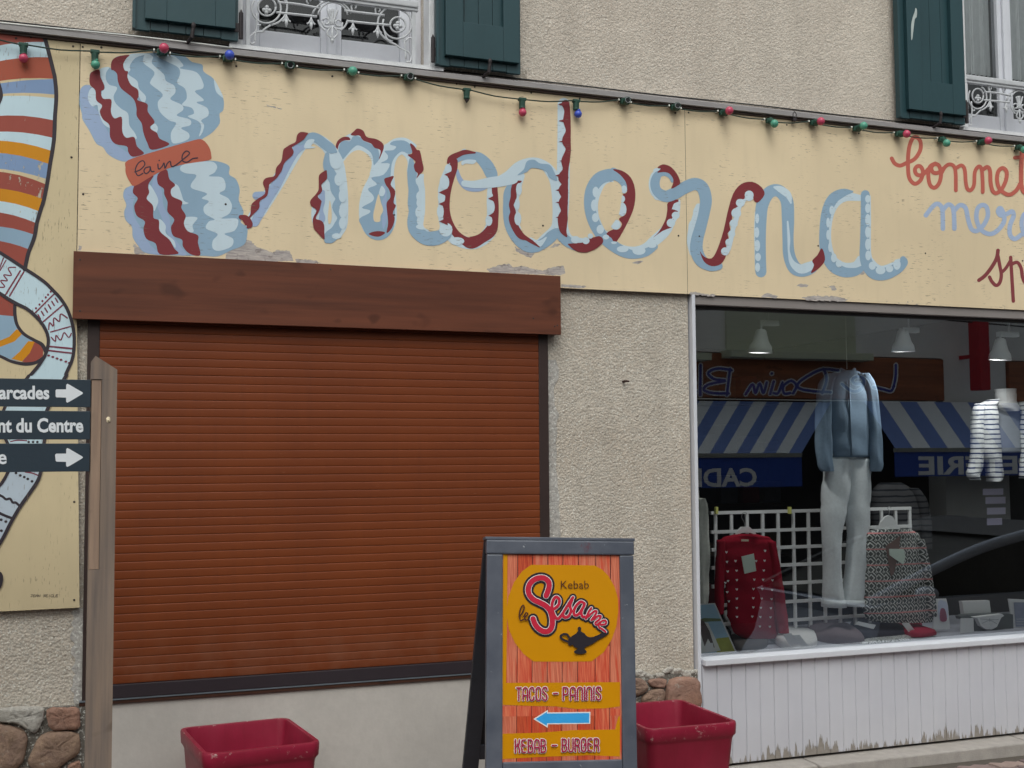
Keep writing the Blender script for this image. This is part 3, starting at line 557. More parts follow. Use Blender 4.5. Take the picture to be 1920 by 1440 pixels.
for x, y, a in ((506, 62, 22), (508, 186, 16), (510, 341, 12), (514, 487, 14), (484, 596, 20), (486, 706, 16), (486, 798, 14), (486, 910, 16)): s.poly(i_['red'], [(x, y), (x + 60, y - a), (x + 60, y + a)], sharp=True)
s.line(i_['red'], [(585, 1112, 10), (640, 1130, 56), (700, 1135, 78), (760, 1110, 90), (810, 1085, 70)])
s.ell(i_['pale'], (636, 1078, 34, 28), (714, 1085, 28, 26), (748, 1050, 20, 20))
s.out('painted_letter', pA)
# --- e
s = Paint(pl0, f3, PM)
s.line(i_['pale'], [(905, 645, 36), (835, 670, 60), (795, 740, 60), (788, 830, 60), (800, 930, 56), (840, 1010, 50), (890, 1060, 40), (960, 1130, 50), (1060, 1160, 60), (1150, 1140, 60), (1230, 1085, 80), (1310, 1010, 80), (1360, 920, 60), (1390, 820, 40)])
s.line(i_['blue'], [(955, 590, 80), (890, 592, 92), (815, 620, 96), (762, 690, 90), (742, 780, 84), (752, 880, 84), (790, 980, 84), (850, 1065, 84), (930, 1130, 84), (1010, 1175, 76), (1090, 1190, 60), (1170, 1170, 60), (1235, 1130, 40)])
s.poly(i_['blue'], [(900, 545), (950, 550), (1010, 620), (1026, 700), (1000, 720), (975, 665), (930, 632), (890, 640)])
s.poly(i_['red'], [(915, 550), (985, 560), (1050, 610), (1083, 700), (1078, 820), (1032, 940), (942, 1095), (905, 1065), (868, 1032), (920, 1000), (960, 1000), (985, 960), (962, 920), (1010, 890), (1018, 840), (996, 802), (1005, 765), (990, 738), (1022, 720), (1015, 650), (970, 590)], sub=3)
s.ell(i_['pale'], (788, 720, 24, 40), (778, 820, 26, 44), (786, 912, 26, 34), (822, 1000, 28, 34), (865, 1058, 24, 18), (925, 1100, 22, 10), (990, 1148, 44, 24), (1112, 1160, 50, 32), (1210, 1118, 34, 22), (1000, 700, 22, 30), (988, 772, 20, 26), (985, 850, 34, 52), (938, 965, 38, 38))
s.poly(i_['cream'], [(830, 720), (860, 665), (910, 645), (960, 660), (985, 710), (978, 800), (960, 890), (915, 960), (870, 1010), (835, 960), (808, 880), (808, 790)])
s.out('painted_letter', pA)
# --- r
s = Paint(pl0, f3, PM)
s.line(i_['pale'], [(1275, 555, 30), (1225, 590, 40), (1205, 660, 40), (1225, 730, 44), (1280, 775, 30)]); s.line(i_['pale'], [(1560, 830, 50), (1530, 930, 50), (1505, 1010, 50), (1498, 1100, 50), (1510, 1180, 36)]); s.line(i_['pale'], [(1408, 790, 30), (1395, 880, 40), (1340, 970, 50)])
s.poly(i_['red'], [(1218, 1062), (1260, 1020), (1310, 930), (1325, 850), (1330, 800), (1410, 776), (1385, 845), (1405, 864), (1358, 920), (1375, 925), (1325, 952), (1335, 972), (1358, 985), (1290, 1012)], sub=3)
s.ell(i_['pale'], (1400, 828, 16, 34), (1388, 895, 30, 28), (1352, 952, 32, 32), (1215, 615, 20, 28), (1212, 690, 20, 34), (1255, 752, 34, 30), (1245, 562, 26, 22), (1545, 880, 28, 52), (1512, 990, 30, 60), (1512, 1112, 30, 62))
s.line(i_['blue'], [(1362, 640, 20), (1345, 600, 34), (1300, 580, 36), (1255, 592, 60), (1232, 650, 70), (1248, 712, 72), (1310, 752, 86), (1380, 730, 92), (1450, 690, 92), (1530, 660, 92), (1590, 690, 92), (1614, 780, 90), (1600, 880, 84), (1575, 980, 86), (1548, 1080, 92), (1545, 1160, 96), (1580, 1235, 92), (1650, 1275, 76), (1710, 1275, 60)])
s.poly(i_['red'], [(1252, 537), (1272, 520), (1302, 513), (1352, 532), (1400, 588), (1422, 650), (1402, 672), (1355, 695), (1368, 655), (1368, 620), (1340, 582), (1300, 570), (1250, 574), (1275, 545)])
s.f = f4
s.line(i_['pale'], [(560, 345, 24), (532, 385, 26), (520, 440, 26), (505, 490, 22), (495, 540, 22), (480, 590, 24), (462, 615, 20)]); s.poly(i_['pale'], [(565, 310), (590, 300), (608, 312), (602, 345), (580, 355), (560, 340)])
s.poly(i_['red'], [(343, 598), (362, 624), (400, 634), (428, 590), (458, 500), (478, 410), (505, 320), (545, 272), (598, 262), (640, 285), (658, 322), (625, 362), (604, 348), (600, 312), (565, 312), (560, 345), (525, 350), (530, 380), (500, 400), (500, 450), (486, 462), (492, 500), (478, 512), (484, 545), (468, 560), (474, 595), (445, 612), (470, 620), (445, 662), (400, 672), (362, 648)], sub=3)
s.ell(i_['pale'], (540, 364, 22, 20), (520, 414, 24, 24), (508, 464, 20, 20), (498, 515, 17, 18), (484, 556, 17, 18), (466, 600, 20, 20), (583, 326, 22, 22))
s.out('painted_letter', pA)
# --- n and a
s = Paint(pl0, f4, PM)
s.line(i_['pale'], [(618, 410, 14), (614, 500, 14), (616, 600, 14), (618, 690, 14)])
s.line(i_['blue'], [(640, 700, 54), (638, 640, 54), (638, 540, 52), (640, 440, 56), (648, 370, 60), (680, 315, 60), (725, 305, 60), (765, 350, 62), (772, 440, 60), (772, 540, 54), (778, 620, 58), (805, 680, 64), (850, 695, 56), (895, 680, 44), (915, 660, 20)])
s.line(i_['pale'], [(770, 455, 8), (776, 540, 14), (776, 600, 10), (792, 655, 26), (830, 685, 44), (870, 675, 46), (898, 655, 26)])
s.line(i_['pale'], [(705, 288, 10), (735, 298, 32), (772, 325, 32), (786, 365, 8)])
s.poly(i_['red'], [(890, 645), (915, 618), (937, 585), (952, 640), (925, 680), (884, 706), (898, 668)])
s.ell(i_['pale'], (622, 440, 9, 24), (620, 508, 12, 26), (622, 572, 14, 28), (626, 628, 14, 20), (624, 678, 12, 22))
s.out('painted_letter', pB)
s = Paint(pl0, f4, PM)
s.line(i_['pale'], [(1120, 340, 30), (1050, 335, 44), (1000, 370, 40), (975, 440, 30), (970, 540, 24), (990, 630, 30), (1040, 675, 44), (1100, 675, 50), (1125, 640, 40)])
s.line(i_['blue'], [(1085, 310, 10), (1040, 315, 40), (990, 345, 52), (960, 410, 50), (948, 500, 46), (952, 590, 50), (985, 665, 56), (1040, 700, 50), (1100, 700, 40), (1135, 680, 24)])
s.line(i_['pale'], [(1166, 332, 16), (1168, 450, 16), (1168, 600, 16), (1180, 650, 26), (1225, 682, 24), (1290, 665, 30), (1312, 645, 20)])
s.line(i_['blue'], [(1148, 324, 44), (1148, 420, 44), (1145, 540, 44), (1150, 640, 56), (1185, 700, 62), (1240, 710, 60), (1300, 685, 54), (1335, 655, 40), (1332, 638, 30)])
s.ell(i_['pale'], (1160, 345, 13, 19), (1160, 390, 13, 24), (1160, 446, 13, 28), (1160, 506, 13, 28), (1160, 566, 13, 28), (1162, 620, 14, 24), (1182, 670, 17, 20), (1222, 692, 24, 20), (1266, 684, 18, 18), (1302, 664, 18, 26), (985, 400, 12, 22), (967, 460, 9, 24), (967, 520, 9, 24), (977, 580, 10, 24), (995, 632, 14, 22), (1020, 660, 16, 18))
s.out('painted_letter', pB)
# --- trade words
s = Paint(pl0, f5, PM); c_ = i_['coral']
s.line(c_, [(128, 228), (150, 265), (190, 282), (240, 262), (300, 232), (340, 170), (345, 110), (320, 72), (285, 78), (258, 150), (250, 260), (258, 370), (300, 418), (345, 390), (362, 330), (345, 290), (318, 288), (302, 315), (318, 350), (360, 350), (400, 310)], 30)
s.line(c_, [(455, 266), (415, 290), (402, 350), (415, 425), (450, 448), (485, 410), (498, 340), (480, 280), (445, 272), (425, 300), (440, 334), (480, 334), (520, 300)], 30)
s.line(c_, [(500, 340), (530, 290), (565, 272), (598, 292), (608, 350), (609, 468)], 28); s.line(c_, [(612, 300), (650, 280), (675, 310), (683, 400), (695, 455), (722, 465), (745, 425), (752, 330), (780, 288), (802, 310), (810, 400), (811, 480)], 28)
s.line(c_, [(815, 310), (845, 292), (865, 320), (870, 410), (885, 470), (915, 488), (955, 455), (985, 390), (990, 330), (962, 300), (928, 325), (918, 390), (940, 460), (1005, 500), (1060, 470), (1090, 420)], 30)
s.line(c_, [(1105, 185), (1100, 300), (1100, 420), (1120, 480), (1160, 480)], 32); s.line(c_, [(1052, 222), (1100, 218), (1160, 212)], 28)
s.out('painted_lettering', pB)
s = Paint(pl0, f5, PM); c_ = i_['sky']
s.line(c_, [(384, 655), (430, 595), (468, 568), (500, 590), (510, 640), (512, 755)], 34); s.line(c_, [(515, 610), (550, 575), (582, 590), (594, 640), (598, 755)], 34)
s.line(c_, [(602, 615), (640, 578), (682, 600), (700, 680), (725, 755), (765, 772), (815, 730), (848, 660), (840, 595), (805, 578), (770, 610), (765, 690), (800, 765), (865, 795), (925, 765), (970, 700), (965, 640), (942, 600), (925, 625), (945, 655), (990, 645), (1030, 625), (1042, 660), (1015, 730), (1015, 800), (1050, 832), (1100, 800)], 34)
s.line(c_, [(1150, 640), (1118, 650), (1102, 720), (1125, 800), (1170, 800)], 32)
s.out('painted_lettering', pB)
s = Paint(pl0, f5, PM); c_ = i_['wine']
s.line(c_, [(782, 1142), (830, 1105), (880, 1040), (915, 975), (925, 918)], 28); s.line(c_, [(925, 960), (938, 1030), (950, 1100), (938, 1160), (910, 1180), (878, 1150), (862, 1118)], 26)
s.line(c_, [(958, 1078), (985, 1050), (1015, 1000)], 24); s.line(c_, [(1020, 970), (1028, 1100), (1040, 1298)], 26); s.line(c_, [(1030, 1020), (1070, 1008), (1098, 1050), (1110, 1120), (1130, 1160), (1160, 1160)], 26)
s.out('painted_lettering', pB)
# ================================================================ LEFT MURAL
mur = thing('mural_panel', 'tall cream panel at the left painted with a striped figure and patterned scarf', 'mural', (-.6, 0, 1.0))
XL = -1.3
mesh('board', [(XL, 0, 1.0), (.076, 0, 1.004), (.040, 0, 2.509), (.0405, 0, 2.512), (.0405, 0, ZT), (XL, 0, ZT)] + [(XL, .022, 1.0), (.076, .022, 1.004), (.040, .022, 2.509), (.0405, .022, 2.512), (.0405, .022, ZT), (XL, .022, ZT)],
     [(0, 1, 2, 3, 4, 5), (11, 10, 9, 8, 7, 6)] + [(k, (k + 1) % 6 + 0, (k + 1) % 6 + 6, k + 6) for k in range(6)], [m_cream_l, edge_m], mur, [0] + [1] * 7)
MPAL = dict(brick=C(126, 60, 50), rust=C(136, 66, 48), pale=C(160, 178, 186), denim=C(104, 124, 154), ochre=C(170, 112, 10), black=C(44, 38, 44), cream=C(172, 157, 127), maroon=C(100, 40, 56), grey=C(150, 160, 170), steel=C(118, 140, 158))
MK = list(MPAL); j_ = {k: i for i, k in enumerate(MK)}; MM = [flaky('mural_' + k, MPAL[k], False, .14 if k in ('brick', 'pale', 'denim', 'cream') else .0, bottom=.9) for k in MK]
g6 = fr(0, 60, 4); g7 = fr(0, 400, 4); g8 = fr(0, 700, 4)
s = Paint(pl0, g6, MM)
RB = [(325, 27), (345, 75), (375, 190), (402, 300), (412, 350), (422, 480), (412, 640), (406, 790), (392, 895), (375, 995), (358, 1110), (330, 1255), (300, 1350), (275, 1440), (262, 1520), (240, 1590), (212, 1660), (190, 1760)]
def rbx(y):
    for (xa, ya), (xb, yb) in zip(RB, RB[1:]):
        if ya <= y <= yb: return xa + (xb - xa) * (y - ya) / (yb - ya)
    return RB[0][0] if y < 27 else RB[-1][0]
def stripe(c, yl0, yr0, yl1, yr1, bow=0, xl=-60):
    T = [(xl + (rbx(yr0) - xl) * t, yl0 + (yr0 - yl0) * t - bow * math.sin(math.pi * t)) for t in (0, .25, .5, .75, 1)]
    D = [(xl + (rbx(yr1) - xl) * t, yl1 + (yr1 - yl1) * t - bow * math.sin(math.pi * t)) for t in (1, .75, .5, .25, 0)]
    s.poly(j_[c], T + [(rbx((yr0 + yr1) / 2), (yr0 + yr1) / 2)] + D, sharp=True)
for a in (('brick', -4, 27, 120, 75, 0), ('pale', 112, 75, 236, 190, 14), ('rust', 230, 190, 376, 350, 16), ('denim', 395, 352, 478, 480, 10), ('cream', 470, 470, 500, 500, 14), ('pale', 486, 498, 642, 665, 14), ('brick', 632, 664, 755, 795, 20), ('pale', 748, 795, 822, 895, 18), ('ochre', 812, 893, 905, 995, 20), ('denim', 902, 993, 1030, 1110, 18), ('cream', 1020, 1105, 1050, 1150, 14), ('brick', 1042, 1145, 1180, 1255, 20), ('ochre', 1168, 1255, 1275, 1350, 16), ('pale', 1262, 1348, 1352, 1440, 16), ('brick', 1345, 1435, 1470, 1525, 14), ('steel', 1455, 1522, 1568, 1635, 14), ('brick', 1558, 1632, 1650, 1765, 10)): stripe(*a)
s.line(j_['black'], [(x, y, 30) for x, y in RB] + [(185, 1780, 30)])
s.line(j_['black'], [(-30, 330, 20), (-4, 400, 22), (8, 460, 26), (2, 500, 30), (-20, 560, 20)])
s.out('painted_stripes', mur)
s = Paint(pl0, g7, MM)
s.poly(j_['brick'], [(-60, 590), (0, 610), (112, 680), (100, 775), (0, 765), (-60, 760)], sharp=True)
s.poly(j_['steel'], [(-60, 760), (0, 762), (100, 772), (125, 850), (170, 900), (260, 955), (250, 1050), (180, 1112), (90, 1100), (0, 1060), (-60, 1040)], sharp=True)
s.poly(j_['ochre'], [(-60, 975), (0, 955), (70, 925), (125, 868), (170, 900), (110, 960), (0, 1002), (-60, 1015)], sharp=True)
s.poly(j_['ochre'], [(86, 1092), (150, 1035), (212, 958), (262, 962), (240, 1030), (165, 1110)], sharp=True)
s.poly(j_['brick'], [(165, 1112), (225, 1045), (262, 960), (325, 1005), (322, 1070), (260, 1115), (210, 1122)], sharp=True)
s.line(j_['black'], [(112, 690, 26), (112, 760, 26), (130, 840, 24), (180, 905, 24), (255, 950, 24), (315, 985, 28), (345, 1040, 30)])
s.line(j_['black'], [(-40, 1055, 20), (20, 1080, 22), (90, 1112, 22), (190, 1130, 26), (270, 1118, 24), (330, 1080, 24)])
OUT = [(-60, 255), (0, 295), (80, 345), (190, 418), (260, 462), (340, 520), (400, 580), (455, 640), (505, 720), (540, 820), (556, 920), (554, 1020), (540, 1100), (505, 1180), (465, 1270)]
INN = [(-60, 570), (0, 600), (60, 640), (130, 680), (200, 715), (260, 765), (310, 820), (345, 880), (362, 940), (358, 1000), (335, 1070), (290, 1140), (240, 1200), (205, 1240), (185, 1280)]
s.poly(j_['pale'], OUT + INN[::-1], sharp=True)
def seg(a, b, w_=9, c='maroon'): s.line(j_[c], [a, b], w_)
seg((-6, 420), (26, 335), 10); seg((0, 430), (45, 352), 9)
s.line(j_['maroon'], [(115, 405), (62, 412), (85, 465), (28, 462), (55, 505), (5, 505), (35, 550), (-10, 555)], 10)
seg((152, 432), (42, 610), 12); seg((178, 440), (72, 620), 12)
for x, y in ((380, 588), (360, 610), (343, 630), (318, 658), (296, 684), (270, 712), (244, 738)): s.ell(j_['maroon'], (x, y, 8, 9))
seg((405, 605), (258, 752), 11); seg((468, 690), (325, 812), 11)
for k in range(6): x, y = 425 - k * 26, 650 + k * 25; s.line(j_['maroon'], [(x - 10, y - 14), (x + 8, y + 16)], 11)
s.line(j_['maroon'], [(365, 870), (372, 820), (400, 845), (405, 785), (445, 810), (455, 755), (505, 785)], 10)
seg((380, 890), (528, 848), 9); s.line(j_['maroon'], [(385, 930), (415, 960), (420, 915), (455, 950), (480, 895), (515, 930), (535, 900)], 9)
seg((372, 998), (540, 1014), 12); seg((362, 1028), (535, 1048), 11)
for x, y in ((365, 1066), (396, 1076), (428, 1088), (458, 1098), (494, 1112), (520, 1122)): s.ell(j_['maroon'], (x, y, 11, 8))
s.line(j_['black'], [(x, y, 25) for x, y in OUT]); s.line(j_['black'], [(x, y, 25) for x, y in INN])
s.f = g8
O2 = [(500, 10), (440, 110), (380, 220), (345, 300), (335, 400), (335, 480), (325, 560), (312, 700), (285, 800), (220, 900), (150, 1000), (80, 1120), (30, 1220), (-30, 1320)]
I2 = [(215, 20), (130, 130), (70, 200), (30, 270), (10, 350), (15, 440), (50, 510), (85, 600), (85, 680), (50, 760), (15, 820), (-40, 880)]
s.poly(j_['grey'], O2 + [(-60, 1320), (-60, 900)] + I2[::-1], sharp=True)
s.poly(j_['pale'], O2[:8] + I2[:9][::-1], sharp=True)
s.line(j_['maroon'], [(80, 512), (130, 502), (200, 505)], 9)
for x in (215, 248, 280): s.ell(j_['black'], (x, 515, 10, 9))
s.line(j_['maroon'], [(190, 740), (240, 748), (285, 765)], 10)
for x, y in ((120, 748), (152, 766), (182, 778), (208, 792), (240, 810)): s.ell(j_['black'], (x, y, 11, 10))
s.line(j_['black'], [(-20, 905), (20, 925), (45, 945), (75, 940), (95, 968), (120, 970), (150, 1000)], 18)
s.line(j_['black'], [(-20, 1040), (40, 1068), (100, 1090)], 20)
for x, y in ((8, 1098), (44, 1112), (10, 1180)): s.ell(j_['black'], (x, y, 12, 10))
s.line(j_['black'], [(x, y, 26) for x, y in O2]); s.line(j_['black'], [(x, y, 24) for x, y in I2])
s.f = fr(0, 1080, 4); s.poly(j_['black'], [(-40, -40), (5, -30), (22, 0), (20, 50), (0, 95), (-40, 110)])
s.out('painted_scarf', mur)
sg = Paint(pl0, fr(0, 1080, 4), MM)
def glyphs(P, G_, x, y, w_, h_, m, lw, slant=.18):
    for g in G_:
        for st_ in g: P.line(m, [(x + px * w_ + (1 - py) * slant * w_, y + py * h_) for px, py in st_], lw, sub=3)
        x += w_ * 1.35
SGN = [[[(0, 0), (1, 0)], [(.6, 0), (.5, .9), (.2, 1), (0, .8)]], [[(1, 0), (0, 0), (0, 1), (1, 1)], [(0, .5), (.8, .5)]], [[(0, 1), (0, .3), (.8, 0), (1, .5), (0, .5)], [(0.9, .4), (1, 1)]], [[(0, 1), (0, 0), (.9, 1), (.9, 0)]], [],
       [[(1, 0), (0, .2), (.9, .6), (0, 1)]], [[(1, 0), (0, 0), (0, 1), (1, 1)], [(0, .5), (.8, .5)]], [[(.5, 0), (.4, 1)]], [[(1, 0), (0, .1), (0, .9), (1, 1), (1, .6)]], [[(0, 0), (0, 1), (1, 1)]], [[(1, 0), (0, 0), (0, 1), (1, 1)], [(0, .5), (.8, .5)]]]
glyphs(sg, SGN, 230, 140, 14, 17, j_['black'], 3.0)
sg.out('signature', mur)
screws(mur, [(139, 941), (139, 1125), (148, 613), (134, 295), (137, 87), (30, 72), (58, 70)])

# ================================================================ ROLLER SHUTTER AND TIMBER HEADER
hd = thing('timber_header', 'wide reddish brown timber board covering the shutter box below the fascia', 'board', (1.15, 0, 2.25))
Y_H = -.045
a, b1, c, d = [W(*q, Y_H) for q in ((138, 471), (1051, 517), (1051, 627), (138, 598))]
zt, zb = (a.z + b1.z) / 2, (c.z + d.z) / 2
b = B(); b.box(a.x, b1.x, Y_H, Y_H + .022, zb, zt, bev=.0015)
m_head = wood('header_wood', C(86, 47, 32), C(68, 37, 26), 'x', .8, .45)
b.out('plank', m_head, hd)
b = B(); b.box(a.x + .002, a.x + .022, Y_H + .022, .03, zb + .004, zt - .001); b.box(b1.x - .022, b1.x - .002, Y_H + .022, .06, zb + .004, zt - .001)
b.out('end_board', m_head, hd)
b = B(); b.box(a.x + .003, b1.x - .003, Y_H + .0225, .028, zt - .012, zt - .001); b.out('top_board', m_head, hd)
for px, py in ((150, 487), (150, 583), (1045, 610), (1040, 612), (1000, 597), (620, 505)):
    p = W(px, py, Y_H); q = B(); q.lathe(p + Vector((0, .001, 0)), (0, -1, 0), [(0, .004), (.002, .004), (.0025, .002)], 8); q.out('screw', screw_m, hd)
sh = thing('roller_shutter', 'closed brown roller shutter with horizontal slats under the timber header', 'shutter', (1.2, .03, .6))
Y_S = .010
xl, xr = W(183, 900, Y_S).x, W(1013, 900, Y_S).x
s = N('slat_metal'); p = s.pos(); a_ = s.noise(s.pos((1.2, 1, 1.6)), 1.4, 4); st_ = s.noise(s.pos((26, 1, 1.2)), 1., 5, .6); z_ = s.new('SeparateXYZ'); s.l.new(p, z_.inputs[0])
col = s.mix(s.ramp(a_, .35, .65), C(91, 43, 20), C(98, 47, 21)); col = s.mix(s.ramp(st_, .5, .72, 0, .2), col, C(76, 38, 24)); col = s.mix(s.math('MULTIPLY', s.ramp(z_.outputs[2], .65, .95, .3, 0.), s.ramp(s.noise(p, 7, 5, .65), .42, .66)), col, C(112, 80, 64))
col = s.mix(s.ramp(s.noise(s.pos((8, 1, 30)), 4, 4), .66, .74, 0, .35), col, C(120, 78, 58)); s.bump(s.noise(s.pos((2, 1, 1)), 3, 3), .002, .4); m_slat = s.fin(col, .5, .3)
m_guide = plain('guide_metal', C(46, 35, 33), .45, .08, 8)
ztop, zbot = 2.245, W(217, 1283, Y_S).z; pitch = .03685; n = int(round((ztop - zbot) / pitch)); pitch = (ztop - zbot) / n
prof = [(.0022, 0), (.0004, .0006), (-.0002, .003), (-.0007, .009), (-.0010, .018), (-.0010, .026), (-.0007, .033), (-.0004, .0357), (.0006, .0365), (.0022, .0369)]
V = [(x, y, z * pitch / .0369) for x in (xl, xr) for (y, z) in prof]; k_ = len(prof)
F = [(j, j + 1, k_ + j + 1, k_ + j) for j in range(k_ - 1)]
me = bpy.data.meshes.new('slat'); me.from_pydata([(v[0] - 1.2, v[1], v[2]) for v in V], [], F); me.materials.append(m_slat); me.polygons.foreach_set('use_smooth', [True] * len(F)); me.update()
for k in range(n):
    o = bpy.data.objects.new('slat', me); COL.objects.link(o); o.parent = sh; o.location = (0, Y_S - .03 + random.uniform(-.0006, .0006), zbot + k * pitch - .6)
b = B(); b.box(xl - .01, xr + .01, Y_S + .011, Y_S + .02, zbot, ztop); b.out('backing', m_guide, sh)
for px0, px1, y in ((160, 183, .006), (1012, 1030, .006)):
    x0, x1 = W(px0, 900, y).x, W(px1, 900, y).x; b = B(); b.box(x0, x1, y, .06, .575, 2.24, bev=.003); b.out('guide_rail', m_guide, sh)
b = B(); b.box(xl - .002, xr + .002, Y_S - .012, Y_S + .02, W(217, 1309, Y_S).z, zbot - .001, bev=.003); b.out('bottom_bar', plain('bar_metal', C(42, 36, 40), .4, .06, 10), sh)
b = B(); b.box(xl - .06, xr + .03, -.004, .05, W(217, 1309, Y_S).z - .006, W(217, 1309, Y_S).z - .001); b.out('drip_strip', plain('drip_metal', C(86, 92, 98), .35, .1), sh)
b = B(); b.box(xl - .06, xr + .04, .0, .05, .595, W(217, 1309, Y_S).z - .007, bev=.002); b.out('sill_board', wood('sill_wood', C(58, 36, 27), C(46, 30, 25), 'x'), sh)

# ================================================================ UPPER SHUTTERS (hinged, folded back on the wall)
m_teal = plain('teal_paint', C(31, 55, 60), .42, .07, 6, (1, 1, .4), spec=.4)
m_iron = plain('dark_iron', C(38, 32, 34), .6, .2, 40)
def wshutter(label, X0, X1, ZBm, flip, hasmark=0):
    Wd = X1 - X0; t = thing('window_shutter', label, 'shutter', (X0, -.06, ZBm), 'green plank window shutters')
    ZT_ = 5.2; yb, yf = -.030, -.058
    npl = 6
    for k in range(npl):     # backing planks
        a0 = X0 + Wd * k / npl; b = B(); b.box(a0 + .001, a0 + Wd / npl - .001, yb, yb + .022, ZBm + (.0 if k in (0, 5) else .004), ZT_, bev=.0015); b.out('plank', m_teal, t)
    s0 = .115 * Wd if not flip else .10 * Wd; e = .035 * Wd
    o0, o1 = X0 + s0 + .20 * Wd, X1 - e - .19 * Wd
    b = B(); b.box(X0 + s0, o0, yf, yb - .001, ZBm + .045, ZT_, bev=.002); b.out('stile', m_teal, t)
    b = B(); b.box(o1, X1 - e, yf, yb - .001, ZBm + .045, ZT_, bev=.002); b.out('stile', m_teal, t)
    b = B(); b.box(o0 + .0006, o1 - .0006, yf + .0005, yb - .001, ZBm + .045, ZBm + .215, bev=.0015); b.out('rail', m_teal, t)
    b = B(); b.box(o0 + .0006, o1 - .0006, yf + .0005, yb - .001, 4.3, 4.42, bev=.0015); b.out('rail', m_teal, t)
    b = B(); b.box(X0, X0 + .012, yf + .01, yb - .001, ZBm, ZT_); b.out('edge_strip', m_teal, t)
    # iron shutter catch at the foot
    cx = X0 + Wd * (.56 if not flip else .60); b = B()
    b.tube([(cx - .03, .03, ZBm - .035), (cx - .02, -.03, ZBm - .034), (cx - .005, -.068, ZBm - .02), (cx, -.07, ZBm + .02)], [.007, .008, .009, .008], 7)
    b.ball((cx + .001, -.070, ZBm + .032), .013, seg=8, rings=6, sc=(.8, .6, 1.2)); b.box(cx - .04, cx - .005, -.02, .03, ZBm - .05, ZBm - .028, bev=.004)
    b.out('shutter_catch', m_iron, t)
    hx = X0 - .012 if flip else X1 + .012
    b = B(); b.tube([(hx, -.03, ZBm + .01), (hx, -.03, ZBm + .13)], .010, 8); b.tube([(hx, -.03, ZBm + .13), (hx, -.03, ZBm + .145)], [.008, .002], 8); b.box(hx - .004, hx + .03, -.034, -.026, ZBm + .04, ZBm + .08) if flip else b.box(hx - .03, hx + .004, -.034, -.026, ZBm + .04, ZBm + .08)
    b.out('hinge', m_iron, t)
    if hasmark:
        mk = Paint(lambda x, y, h: W(x, y, yf - h), fr(1560, 0, 4.8), [plain('scratch', C(150, 158, 156), .7, .1)])
        mk.poly(0, [(752, 72), (765, 95), (762, 150), (745, 175), (735, 250), (722, 350), (714, 350), (712, 250), (718, 190), (735, 130), (745, 105)]); mk.out('bare_scrape', t)
    return t
def shx(px, py): return W(px, py, -.035)
wshutter('green shutter left of the first upper window, its foot near a blue bulb', shx(248, 40).x, shx(447, 60).x, (shx(248, 52).z + shx(447, 77).z) / 2, False)
wshutter('green shutter right of the first upper window, in the middle of the wall', shx(817, 100).x, shx(977, 120).x, (shx(817, 119).z + shx(977, 140).z) / 2, True)
wshutter('green shutter near the right edge with a pale bare scrape on it', shx(1685, 200).x, shx(1810, 200).x, (shx(1688, 220).z + shx(1810, 233).z) / 2, False, 1)

# ================================================================ UPPER WINDOWS AND CAST IRON RAILINGS
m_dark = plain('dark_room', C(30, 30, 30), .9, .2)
m_curt = plain('net_curtain', (.85, .87, .88, 1), .8, .08, 14, (8, 1, 1), bd=0)
sg_ = N('window_glass'); gl = sg_.new('BsdfGlossy'); gl.inputs['Roughness'].default_value = .0; tr = sg_.new('BsdfTransparent'); tr.inputs[0].default_value = (.94, .96, .96, 1)
mx = sg_.new('MixShader'); fz = sg_.new('Fresnel'); fz.inputs[0].default_value = 1.5; ad = sg_.math('MULTIPLY_ADD', fz.outputs[0], 1.6); sg_.n[-1].inputs[2].default_value = .02
sg_.l.new(ad, mx.inputs[0]); sg_.l.new(tr.outputs[0], mx.inputs[1]); sg_.l.new(gl.outputs[0], mx.inputs[2]); sg_.l.new(mx.outputs[0], sg_.out.inputs[0]); m_glass = sg_.m
